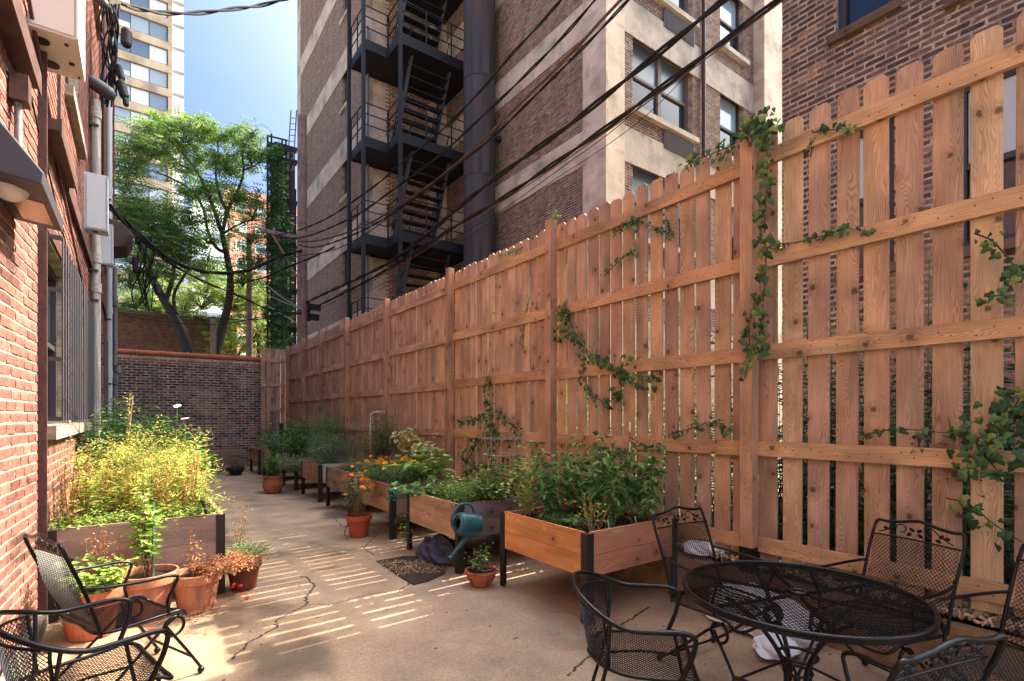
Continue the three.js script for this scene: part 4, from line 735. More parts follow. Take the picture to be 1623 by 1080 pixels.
// ================================================================ black steel mesh furniture
function meshPanel(f, nu, nv, r = 0.0013) {                  // expanded-metal sheet: diamonds over the surface f(s, t), s and t in 0..1; f returns null outside
  const g = new Buf(), C = hex('#ffffff'), up = new THREE.Vector3(), seg = (p, q) => {
    const d = q.clone().sub(p).normalize(), a = up.set(0.3, 0.9, 0.31).clone().cross(d).normalize().multiplyScalar(r), b = d.clone().cross(a).normalize().multiplyScalar(r);
    const k = [[1, 0], [-0.5, 0.87], [-0.5, -0.87]].map(([x, y]) => a.clone().multiplyScalar(x).addScaledVector(b, y));
    for (let i = 0; i < 3; i++) { const j = (i + 1) % 3, p0 = p.clone().add(k[i]), p1 = p.clone().add(k[j]), q0 = q.clone().add(k[i]), q1 = q.clone().add(k[j]); g.tri(p0, p1, q1, C); g.tri(p0, q1, q0, C); }
  };
  for (let j = 0; j < nv; j++) for (let i = 0; i <= nu; i++) {
    const s = (i + (j % 2) / 2) / nu, p = s <= 1 ? f(s, j / nv) : null; if (!p) continue;
    for (const e of [-0.5, 0.5]) { const s2 = s + e / nu; if (s2 < -0.001 || s2 > 1.001) continue; const q = f(clamp(s2), (j + 1) / nv); if (q) seg(p, q); }
  }
  const o = g.geo(); o.deleteAttribute('color'); return o;
}
const V = (x, y, z) => new THREE.Vector3(x, y, z);
const MESH = std('#101013', 0.4, { metalness: 0.4 });
function ornament(w, y0, z0, lean) {                          // scrolls and leaves under the top rail
  const g = new GB(), at = (x, y) => V(x, y0 + y, z0 - y * lean);
  const scroll = (s) => { const pts = []; for (let i = 0; i <= 14; i++) { const t = i / 14, an = 0.6 + t * 4.6, r = 0.036 * (1 - 0.75 * t); pts.push(at(s * (0.075 + Math.cos(an) * r), 0.045 + Math.sin(an) * r)); } g.tube(pts, 0.0042, 5, 24); g.tube([at(s * 0.2, 0.012), at(s * 0.15, 0.035), at(s * 0.105, 0.062)], 0.004, 5, 8); };
  scroll(1); scroll(-1);
  const leaf = new THREE.SphereGeometry(0.017, 8, 6); leaf.scale(1, 0.6, 0.25);
  for (const s of [-1, 1]) for (const [x, y, r] of [[0.02, 0.055, 0.5], [0.03, 0.028, -0.6], [0.135, 0.045, 0.7], [0.125, 0.02, -0.3], [0.165, 0.04, 0.2]]) { const p = at(s * x, y); g.add(leaf, p.x, p.y, p.z, 0, 0, s * r); }
  return g;
}
function springChair() {                                     // faces +z, origin on the ground under the seat
  const o = new THREE.Group(); const W = 0.24, ySeat = 0.42;
  const back = (s, t) => V(lerp(-W + 0.008, W - 0.008, s), lerp(0.45, 0.84, t), -0.215 - 0.13 * t - 0.03 * Math.sin(Math.PI * t) + 0.02);
  const seat = (s, t) => { const z = lerp(-0.22, 0.24, t); return V(lerp(-W - 0.005, W + 0.005, s) , ySeat + 0.012 - 0.025 * Math.sin(Math.PI * t * 0.9) - (t > 0.85 ? (t - 0.85) ** 2 * 2.6 : 0), z); };
  mesh('back_mesh', meshPanel(back, 22, 32, 0.0019), MESH, o); mesh('seat_mesh', meshPanel(seat, 24, 44, 0.0019), MESH, o);
  let g = new GB(); g.tube([V(-W, 0.40, -0.2), V(-W, 0.62, -0.26), V(-W - 0.004, 0.86, -0.35), V(-W + 0.01, 0.925, -0.372), V(-W + 0.06, 0.925, -0.37), V(-0.1, 0.935, -0.375), V(0, 0.955, -0.38), V(0.1, 0.935, -0.375), V(W - 0.06, 0.925, -0.37), V(W - 0.01, 0.925, -0.372), V(W + 0.004, 0.86, -0.35), V(W, 0.62, -0.26), V(W, 0.40, -0.2)], 0.0095, 8, 90); g.build('back_frame', MAT.black, o);
  g = new GB(); g.tube([V(-W, 0.845, -0.325), V(0, 0.85, -0.328), V(W, 0.845, -0.325)], 0.006, 6, 12); g.build('back_rail', MAT.black, o); g = new GB(); g.tube([V(-W, 0.445, -0.215), V(0, 0.44, -0.215), V(W, 0.445, -0.215)], 0.006, 6, 12); g.build('back_rail', MAT.black, o);
  ornament(W, 0.848, -0.33, 0.35).build('scroll_ornament', MAT.black, o);
  g = new GB(); g.tube([V(-W, ySeat, -0.2), V(-W - 0.012, ySeat, 0.1), V(-W - 0.005, ySeat - 0.005, 0.2), V(-W + 0.03, ySeat - 0.055, 0.25), V(0, ySeat - 0.06, 0.255), V(W - 0.03, ySeat - 0.055, 0.25), V(W + 0.005, ySeat - 0.005, 0.2), V(W + 0.012, ySeat, 0.1), V(W, ySeat, -0.2), V(0, ySeat + 0.005, -0.215)], 0.009, 8, 110, true); g.build('seat_frame', MAT.black, o);
  for (const s of [-1, 1]) {
    g = new GB(); g.tube([V(s * W, 0.68, -0.28), V(s * (W + 0.03), 0.67, -0.2), V(s * (W + 0.05), 0.655, 0.0), V(s * (W + 0.045), 0.65, 0.12), V(s * (W + 0.04), 0.63, 0.165), V(s * (W + 0.03), 0.58, 0.15), V(s * (W + 0.02), 0.5, 0.12), V(s * (W + 0.012), ySeat, 0.13)], 0.009, 8, 56); g.build('arm', MAT.black, o);
    g = new GB(); const c = []; for (let i = 0; i <= 14; i++) { const t = i / 14 * 2 * Math.PI; c.push(V(s * (W + 0.01), 0.335 + 0.055 * Math.cos(t), 0.16 + 0.055 * Math.sin(t))); } g.tube(c, 0.009, 7, 40); g.build('spring_loop', MAT.black, o);
    g = new GB(); g.tube([V(s * (W + 0.01), 0.40, 0.19), V(s * (W + 0.01), 0.34, 0.1), V(s * (W + 0.01), 0.2, -0.06), V(s * (W + 0.015), 0.05, -0.24), V(s * (W + 0.02), 0.02, -0.29)], 0.009, 7, 30).tube([V(s * (W + 0.01), 0.34, 0.12), V(s * (W + 0.012), 0.15, 0.24), V(s * (W + 0.02), 0.03, 0.31)], 0.009, 7, 20); g.build('leg', MAT.black, o);
    for (const z of [-0.29, 0.31]) { g = new GB(); g.add(new THREE.SphereGeometry(0.02, 12, 8), s * (W + 0.02), 0.016, z); g.build('foot', MAT.black, o); }
  }
  g = new GB(); g.tube([V(-W - 0.015, 0.05, -0.24), V(0, 0.05, -0.24), V(W + 0.015, 0.05, -0.24)], 0.008, 6, 8).tube([V(-W - 0.015, 0.11, 0.265), V(0, 0.11, 0.265), V(W + 0.015, 0.11, 0.265)], 0.008, 6, 8); g.build('stretcher', MAT.black, o);
  return o;
}
function barrelChair() {                                      // rounded back running into the arms; faces +z
  const o = new THREE.Group(), rim = (t) => { const an = lerp(-Math.PI / 2, Math.PI / 2, t); return V(0.315 * Math.sin(an), 0.645 + 0.12 * Math.max(0, Math.cos(an)) ** 1.3, -0.06 - 0.27 * Math.cos(an)); };
  const pts = [V(-0.27, 0.42, 0.16), V(-0.285, 0.55, 0.21), V(-0.295, 0.625, 0.215), V(-0.305, 0.645, 0.17), V(-0.315, 0.645, 0.06)]; for (let i = 0; i <= 12; i++) pts.push(rim(i / 12)); pts.push(V(0.315, 0.645, 0.06), V(0.305, 0.645, 0.17), V(0.295, 0.625, 0.215), V(0.285, 0.55, 0.21), V(0.27, 0.42, 0.16));
  let g = new GB(); g.tube(pts, 0.0115, 9, 130); g.build('arm_rail', MAT.black, o);
  const back = (s, t) => { const an = lerp(-1.05, 1.05, s), k = lerp(0.225, 0.285, t); return V(k * Math.sin(an) * 1.08, lerp(0.42, 0.655 + 0.035 * Math.cos(an), t), -0.045 - k * Math.cos(an) * 0.92); };
  mesh('back_mesh', meshPanel(back, 26, 24, 0.0019), MESH, o);
  const edge = []; for (let i = 0; i <= 6; i++) edge.push(back(0, i / 6)); for (let i = 1; i <= 14; i++) edge.push(back(i / 14, 1)); for (let i = 5; i >= 0; i--) edge.push(back(1, i / 6));
  g = new GB(); g.tube(edge, 0.007, 7, 90); g.build('back_frame', MAT.black, o);
  for (const s of [0.03, 0.97]) { const p = back(s, 0), q = rim(s < 0.5 ? 0.1 : 0.9), e = new GB(); e.tube([p, p.clone().lerp(q, 0.5), q], 0.008, 6, 10); e.build('back_strut', MAT.black, o); }
  for (const s of [-1, 1]) { const c = new GB(), pp = []; for (let i = 0; i <= 12; i++) { const t = i / 12 * 4.8, an = s * 0.35; const r = 0.028 * (1 - 0.1 * t); pp.push(V(0.295 * Math.sin(an) + Math.cos(t) * r * s, 0.728 + Math.sin(t) * r, -0.05 - 0.275 * Math.cos(an))); } c.tube(pp, 0.004, 5, 26); c.build('scroll_ornament', MAT.black, o); }
  const seat = (s, t) => { const z = lerp(-0.25, 0.24, t), w = t < 0.45 ? Math.sqrt(Math.max(0.02, 1 - ((0.45 - t) / 0.47) ** 2)) * 0.25 : 0.25 + 0.015 * Math.sin((t - 0.45) * 3); return V(lerp(-w, w, s), 0.432 - 0.02 * Math.sin(Math.PI * t) - (t > 0.9 ? (t - 0.9) ** 2 * 3 : 0), z); };
  mesh('seat_mesh', meshPanel(seat, 24, 44, 0.0019), MESH, o);
  const fr = []; for (let i = 0; i <= 10; i++) fr.push(seat(0, i / 10)); for (let i = 1; i < 4; i++) fr.push(seat(i / 4, 1)); for (let i = 10; i >= 0; i--) fr.push(seat(1, i / 10)); for (let i = 3; i > 0; i--) fr.push(seat(i / 4, 0));
  g = new GB(); g.tube(fr, 0.009, 7, 110, true); g.build('seat_frame', MAT.black, o);
  for (const [x, z, ex, ez] of [[-0.25, 0.19, -0.28, 0.27], [0.25, 0.19, 0.28, 0.27], [-0.2, -0.16, -0.25, -0.27], [0.2, -0.16, 0.25, -0.27]]) { g = new GB(); g.tube([V(x, 0.43, z), V(lerp(x, ex, 0.3), 0.3, lerp(z, ez, 0.3)), V(ex, 0.02, ez)], 0.0095, 7, 14); g.add(new THREE.SphereGeometry(0.017, 10, 8), ex, 0.015, ez); g.build('leg', MAT.black, o); }
  for (const s of [-1, 1]) { g = new GB(); g.tube([V(s * 0.26, 0.3, 0.22), V(s * 0.2, 0.33, 0), V(s * 0.21, 0.3, -0.2)], 0.007, 6, 16); g.build('stretcher', MAT.black, o); }
  return o;
}
const placeFurniture = (o, name, label, cat, X, a, fx, fa) => { o.name = numbered(name); o.position.set(X, 0.016, -a); o.rotation.y = Math.atan2(fx, -fa); scene.add(o); tag(o, label, cat); return o; };
{
  reseed(241);
  const s = springChair(), r = barrelChair();
  placeFurniture(s, 'patio_chair', 'black mesh chair with arms between the golden cedar planter and the round table', 'chair', 2.97, 1.83, -0.1, -1);
  placeFurniture(s.clone(), 'patio_chair', 'black mesh chair on the far side of the table with its back to the fence', 'chair', 3.40, 1.15, -1, 0.25);
  placeFurniture(s.clone(), 'patio_chair', 'black mesh chair cut off by the right edge of the photo', 'chair', 3.28, 0.53, -0.95, 0.42);
  placeFurniture(s.clone(), 'patio_chair', 'black mesh chair in the bottom right corner seen from behind its scrolled back', 'chair', 1.97, 0.80, 0.26, 0.96);
  placeFurniture(s.clone(), 'patio_chair', 'upright black mesh chair against the left brick wall', 'chair', -0.08, 3.82, 0.9, 0.4);
  placeFurniture(r, 'barrel_chair', 'round-backed black mesh chair left of the table', 'chair', 2.01, 1.69, 0.68, -0.73);
  placeFurniture(r.clone(), 'barrel_chair', 'round-backed black mesh chair in the bottom left corner', 'chair', -0.18, 2.98, 0.97, 0.24);
  // round table
  const t = thing('patio_table', 'round black mesh patio table with a scrolled pedestal', 'table', [2.62, 0.016, 1.22]), RT = 0.53, H = 0.72;
  const f = (x, y) => { const X = lerp(-RT, RT, x), Z = lerp(-RT, RT, y), d = Math.hypot(X, Z); return d > RT - 0.004 || d < 0.03 ? null : V(X, H, Z); };
  mesh('table_mesh', meshPanel(f, 46, 80, 0.0021), MESH, t);
  let g = new GB(); const tr = new THREE.TorusGeometry(RT, 0.010, 10, 96); tr.rotateX(Math.PI / 2); g.add(tr, 0, H - 0.002, 0); const bd = new THREE.CylinderGeometry(RT + 0.006, RT + 0.006, 0.022, 96, 1, true); g.add(bd, 0, H - 0.014, 0); g.build('rim', MAT.black, t);
  g = new GB(); const hub = new THREE.TorusGeometry(0.034, 0.008, 8, 28); hub.rotateX(Math.PI / 2); g.add(hub, 0, H + 0.002, 0); const pl = new THREE.RingGeometry(0.03, 0.055, 28); pl.rotateX(-Math.PI / 2); g.add(pl, 0, H - 0.003, 0); g.build('umbrella_ring', MAT.black, t);
  for (let k = 0; k < 6; k++) { const an = k / 6 * 2 * Math.PI + 0.3; g = new GB(); g.bar(V(0.05 * Math.cos(an), H - 0.014, 0.05 * Math.sin(an)), V(RT * Math.cos(an), H - 0.014, RT * Math.sin(an)), 0.012, 0.014); g.build('spoke', MAT.black, t); }
  for (let k = 0; k < 4; k++) { const an = k / 4 * 2 * Math.PI + 0.55, p = (r2, y) => V(r2 * Math.cos(an), y, r2 * Math.sin(an)); g = new GB(); g.tube([p(0.36, H - 0.02), p(0.3, 0.66), p(0.16, 0.52), p(0.075, 0.38), p(0.06, 0.3), p(0.09, 0.2), p(0.2, 0.07), p(0.31, 0.03), p(0.36, 0.016)], 0.011, 8, 60); g.build('leg', MAT.black, t); g = new GB(); g.add(new THREE.SphereGeometry(0.02, 10, 8), p(0.36, 0.016).x, 0.014, p(0.36, 0.016).z); g.build('foot', MAT.black, t); }
  for (const [y, rr] of [[0.33, 0.062], [0.41, 0.085]]) { g = new GB(); const q = new THREE.TorusGeometry(rr, 0.008, 8, 30); q.rotateX(Math.PI / 2); g.add(q, 0, y, 0); g.build('collar', MAT.black, t); }
}

// ================================================================ small things
{
  reseed(261);
  // watering can hung on the second planter's corner, spout down
  const b = thing('watering_can', 'teal plastic watering can hanging from the corner of the second planter', 'watering can', [2.56, 0.56, 4.40]), teal = std('#25555c', 0.38);
  const body = new THREE.LatheGeometry([[0, -0.13], [0.10, -0.13], [0.115, -0.115], [0.118, 0.06], [0.108, 0.11], [0.075, 0.13], [0.07, 0.128], [0.1, 0.10]].map(([x, y]) => new THREE.Vector2(x, y)), 32); body.scale(1, 1, 0.85);
  const g0 = new THREE.Group(); g0.name = 'body'; b.add(g0); mesh('can_shell', body, teal, g0);
  const lid = new THREE.RingGeometry(0.045, 0.1, 28); lid.rotateX(-Math.PI / 2); lid.translate(0, 0.112, 0); mesh('top_ring', lid, teal, g0);
  let g = new GB(); const sp = new THREE.CylinderGeometry(0.016, 0.034, 0.30, 16); g.add(sp, 0.19, 0.03, 0, 0, 0, -0.95); g.cyl(0.028, 0.017, 0.03, 0.325, 0.125, 0, 16, 0, 0, -0.95); g.build('spout', teal, b);
  g = new GB(); g.tube([V(-0.105, -0.06, 0), V(-0.19, 0.0, 0), V(-0.185, 0.12, 0), V(-0.09, 0.19, 0), V(0.02, 0.18, 0), V(0.06, 0.115, 0)], 0.013, 8, 30); g.build('handle', teal, b);
  { const T = V(-0.809 * 0.75 - 0.587 * 0.6, 0.22, -(0.587 * 0.75 - 0.809 * 0.6)).normalize(), D = V(0, -1, 0).addScaledVector(T, T.y).normalize(); b.quaternion.setFromRotationMatrix(new THREE.Matrix4().makeBasis(D, T, D.clone().cross(T))); b.position.set(2.62, 0.53, -4.36); }
  // crumpled tarp under the second planter
  const lump = (R0, sx, sy, sz, s, q = 26) => { const g2 = new THREE.SphereGeometry(R0, q, Math.round(q * 0.62)), p = g2.attributes.position; for (let i = 0; i < p.count; i++) { const x = p.getX(i), y = p.getY(i), z = p.getZ(i), rid = Math.abs(fbm(x * 14 + s, y * 12 + z * 11, s, 3) - 0.5) * 2, k = 0.55 + 1.0 * fbm(x * 6 + s, z * 6 + y * 4, s + 5, 3) - 0.3 * (1 - rid) ** 3; p.setXYZ(i, x * sx * k, Math.max(-R0 * sy * 0.3, y * sy * k), z * sz * k); } const g3 = g2.toNonIndexed(); g3.computeVertexNormals(); return g3; };
  const tp = thing('tarp_bag', 'crumpled dark blue tarp lying under the second planter', 'tarp', [2.72, 0.055, 5.12]);
  mesh('cloth', lump(0.22, 1.2, 0.85, 1.5, 431, 20), std('#33384e', 0.75, { bumpMap: bumpTex, bumpScale: 0.004 }), tp); const l2 = mesh('flap', lump(0.17, 1.2, 0.55, 1.8, 437, 16), std('#3a3034', 0.8), tp); l2.position.set(0.18, 0.0, 0.32);
  const wb = thing('white_sack', 'crumpled white plastic sack lying under the table beside the kerb', 'sack', [3.66, 0.10, 2.0]), wm = std('#d9d8da', 0.45, { bumpMap: bumpTex, bumpScale: 0.004 });
  const l5 = mesh('sack_cloth', lump(0.2, 0.9, 1.1, 2.0, 441, 44), wm, wb); l5.rotation.y = 0.12; const l3 = mesh('sack_fold', lump(0.11, 1.6, 0.6, 1.2, 447), wm, wb); l3.position.set(-0.22, -0.04, 0.26);
  const wc = thing('white_sack', 'white plastic sheet piece on the gravel behind the chair nearest the cedar planter', 'sack', [3.98, 0.44, 2.66]); mesh('sack_cloth', lump(0.14, 1.2, 0.6, 1.2, 451), wm, wc);
  // stakes, solar light, wire cage
  const st = thing('marker_stake', 'thin red and white banded stake standing in the cedar planter', 'stake', [3.55, 0.65, 3.1]); for (let k = 0; k < 10; k++) new GB().cyl(0.006, 0.006, 0.088, 0, 0.045 + k * 0.09, 0, 8).build('band', k % 2 ? MAT.white : std('#b5372c', 0.6), st);
  const sl = thing('solar_light', 'small black solar garden light on a stake among silvery plants', 'garden light', [2.75, 0.6, 13.2]); new GB().cyl(0.012, 0.012, 0.6, 0, 0.3, 0, 8).build('stake', MAT.blackFlat, sl); new GB().cyl(0.05, 0.04, 0.2, 0, 0.7, 0, 14).build('lantern', MAT.blackFlat, sl); new GB().cyl(0.06, 0.06, 0.03, 0, 0.815, 0, 14).build('cap', MAT.blackFlat, sl);
  const tc = thing('wire_cage', 'silvery wire plant cage at the back of the second planter', 'plant cage', [3.45, 0.65, 4.95]); for (let k = 0; k < 4; k++) { const r = new THREE.TorusGeometry(0.17 + k * 0.025, 0.004, 5, 30); r.rotateX(Math.PI / 2); const m = mesh('hoop', r, MAT.cableGrey, tc); m.position.y = 0.12 + k * 0.19; } for (let k = 0; k < 4; k++) { const an = k * 1.57; new GB().bar(V(0.15 * Math.cos(an), -0.02, 0.15 * Math.sin(an)), V(0.25 * Math.cos(an), 0.75, 0.25 * Math.sin(an)), 0.006).build('upright', MAT.cableGrey, tc); }
  const bs = thing('bamboo_stake', 'split bamboo stake leaning above the left plants', 'stake'); { const q = new GB(); const p = atZ(200, 712, 6.6), e = atZ(209, 627, 6.7); q.bar(p.clone().lerp(e, -1), e, 0.03, 0.024); q.bar(p.clone().lerp(e, 0.3), e.clone().add(V(-0.02, 0.03, 0)), 0.018); q.build('cane', std('#b69a72', 0.8, { map: WOODS[0] }), bs); }
  const kn = thing('garden_tool', 'black rubber tool handle stuck in the left planter near its corner', 'garden tool', [0.50, 0.7, 5.33]); { const q = new GB(); q.tube([V(0, -0.08, 0), V(-0.015, 0.05, 0), V(-0.045, 0.15, 0)], 0.014, 8, 12); for (let k = 0; k < 5; k++) q.add(new THREE.SphereGeometry(0.018, 8, 6), -0.012 - k * 0.008, 0.04 + k * 0.025, 0); q.build('grip', MAT.blackFlat, kn); }
  const pvc = thing('pvc_pipe', 'white bent plastic pipe standing in front of the fence near the middle planters', 'pipe'); { const q = new GB(); q.tube([P(3.6, 0.6, 9.6), P(3.6, 1.5, 9.6), P(3.62, 1.66, 9.6), P(3.78, 1.68, 9.5), P(3.8, 1.68, 9.4)], 0.012, 8, 30); q.build('tube', MAT.white, pvc); }
}

// ================================================================ plants
const ends = [];
function curve(p, q, sag, n = 4) { const o = []; for (let i = 0; i <= n; i++) { const t = i / n, v = p.clone().lerp(q, t); v.y += sag * Math.sin(Math.PI * t); o.push(v); } return o; }
// a bushy plant: stems fan out from the base, leaves sit along the outer part of each stem and on short side twigs
function bush(name, label, cat, base, o, group) {
  const { n = 30, h = 0.5, spread = 0.3, leaves = 22, len = 0.06, wid = 0.03, cols = ['#3f6b2c', '#547f38', '#2f5524'], stemCol = '#5a6a35', from = 0.25, bare = 0.0, droop = 0.25, up = 0.5, jitter = 0.06, box = null, r = 0.004, flowers = null, lean = [0, 0], kind, solo = 0, hmin = 0.55 } = o;
  const b = thing(name, label, cat, [base[0], base[1], base[2]], 0, group), L = new Buf(), S = new Buf(); let F = null; const singles = [];
  for (let k = 0; k < n; k++) {
    const p = box ? V(R(-box[0], box[0]), 0, R(-box[1], box[1])) : V(R(-0.04, 0.04), 0, R(-0.04, 0.04)), an = R(0, 6.283), rr = spread * Math.sqrt(R(0, 1)), H = h * R(hmin, 1) * (1 - 0.35 * (rr / (spread + 1e-6)) ** 2);
    const q = V(p.x + Math.cos(an) * rr + lean[0], H, p.z + Math.sin(an) * rr + lean[1]), path = curve(p, q, -0.08 * H, 5).map((v, i) => (v.x += R(-1, 1) * 0.012 * (i > 0), v.z += R(-1, 1) * 0.012 * (i > 0), v));
    S.stem(path, r, r * 0.4, tint(stemCol, 0.15));
    const c = new THREE.CatmullRomCurve3(path);
    for (let i = 0; i < leaves; i++) {
      const t = from + (1 - from) * Math.pow(R(0, 1), 0.8), v = c.getPoint(t), th = R(0, 6.283), d = V(Math.cos(th), R(-droop, up), Math.sin(th)); v.addScaledVector(d, R(0, jitter));
      const col = tint(pick(cols), 0.18), le = len * R(0.6, 1.25), wi = wid * R(0.7, 1.2);
      if (solo && singles.length < solo && rnd() < 0.5) singles.push([v, d, le, wi, col]); else L.leaf(v, d, le, wi, col, 0.25, R(0, 0.35));
    }
    if (flowers && rnd() < flowers.p) { F = F || new Buf(); const v = c.getPoint(1).add(V(R(-0.02, 0.02), R(0, 0.03), R(-0.02, 0.02))); flower(F, v, flowers.r * R(0.7, 1.2), tint(pick(flowers.cols), 0.1), flowers.petals || 9, flowers.core); }
  }
  if (S.p.length) S.build('stem', MAT.stem, b);
  const fo = L.build('foliage', MAT.leaf, b); if (fo) stuff(fo);
  if (F) F.build('flower', MAT.stem, b);
  if (singles.length) {
    const shapes = [0, 1, 2].map(() => { const q = new Buf(); q.leaf(V(0, 0, 0), V(0, 0.0, 1), 1, 0.5, hex('#ffffff'), 0.3, R(0.1, 0.35)); const g = q.geo(); g.deleteAttribute('color'); return g; });
    const mats = cols.flatMap((c) => [0.85, 1.1].map((k) => new THREE.MeshPhysicalMaterial({ color: hex(c).multiplyScalar(k), roughness: 0.7, transmission: 0.3, thickness: 0, specularIntensity: 0.5 })));
    for (const [v, d, le, wi] of singles) { const m = mesh('leaf', pick(shapes), pick(mats), b); m.position.copy(v); m.quaternion.setFromUnitVectors(V(0, 0, 1), d.normalize()); m.rotateZ(R(-0.5, 0.5)); m.scale.set(wi * 2, le, le); }
  }
  if (kind) b.userData.kind = kind;
  return b;
}
function flower(F, v, r, col, petals, core) {
  const nrm = V(R(-0.5, 0.5), 1, R(-0.5, 0.5)).normalize(), a = nrm.clone().cross(V(1, 0, 0.3)).normalize(), b = nrm.clone().cross(a);
  for (let ring = 0; ring < (core ? 1 : 3); ring++) for (let k = 0; k < petals; k++) { const t = (k + ring * 0.5) / petals * 6.283, t2 = t + 4.4 / petals, rr = r * (1 - ring * 0.28), e = v.clone().addScaledVector(nrm, ring * r * 0.28), p = (q, s, l) => e.clone().addScaledVector(a, Math.cos(q) * s).addScaledVector(b, Math.sin(q) * s).addScaledVector(nrm, l); F.tri(e, p(t, rr, r * 0.18), p((t + t2) / 2, rr * 1.12, r * 0.05), col); F.tri(e, p((t + t2) / 2, rr * 1.12, r * 0.05), p(t2, rr, r * 0.18), col); }
  if (core) for (let k = 0; k < 6; k++) { const t = k / 6 * 6.283, t2 = t + 1.05, e = v.clone().addScaledVector(nrm, r * 0.3), p = (q) => v.clone().addScaledVector(a, Math.cos(q) * r * 0.3).addScaledVector(b, Math.sin(q) * r * 0.3).addScaledVector(nrm, 0.004); F.tri(e, p(t), p(t2), hex(core)); }
}
// upright stalks with narrow leaves all the way up and a feathery tip
function stalks(name, label, cat, X0, X1, a0, a1, y, o, group) {
  const { n = 60, h = 0.8, leaves = 34, len = 0.08, wid = 0.013, cols, plume = 0, plumeCols, lean = 0.1, stemCol = '#8a8a3a', hmin = 0.6, grow } = o;
  const b = thing(name, label, cat, [(X0 + X1) / 2, y, (a0 + a1) / 2], 0, group), L = new Buf(), S = new Buf(), Fl = new Buf(), cx = (X0 + X1) / 2, ca = (a0 + a1) / 2;
  for (let k = 0; k < n; k++) {
    const X = R(X0, X1), a = R(a0, a1), p = V(X - cx, 0, -(a - ca)), H = h * R(hmin, 1) * (grow ? grow(X, a) : 1), q = p.clone().add(V(R(-lean, lean), H, R(-lean, lean))), path = curve(p, q, 0, 4).map((v, i) => (v.x += R(-0.012, 0.012) * (i > 0), v));
    S.stem(path, 0.0045, 0.0018, tint(stemCol, 0.2), 3);
    const c = new THREE.LineCurve3(p, q);
    for (let i = 0; i < leaves; i++) { const t = R(0.12, 1), v = c.getPoint(t), th = R(0, 6.283), s = 1 - 0.5 * t; L.leaf(v, V(Math.cos(th), R(0.1, 0.9), Math.sin(th)), len * s * R(0.7, 1.3), wid * R(0.7, 1.2), tint(pick(cols), 0.16), 0.3, R(0.05, 0.5)); }
    if (plume) for (let i = 0; i < plume; i++) { const t = R(0.78, 1.06), v = c.getPoint(t), th = R(0, 6.283), k2 = (1.1 - t) * 0.35; v.add(V(Math.cos(th) * k2, R(-0.02, 0.03), Math.sin(th) * k2)); Fl.leaf(v, V(Math.cos(th), R(0.2, 1), Math.sin(th)), R(0.014, 0.032), R(0.008, 0.014), tint(pick(plumeCols), 0.12), 0.3, 0.1); }
  }
  S.build('stem', MAT.stem, b); stuff(L.build('foliage', MAT.leaf, b)); if (Fl.p.length) stuff(Fl.build('plume', MAT.leaf, b)); return b;
}
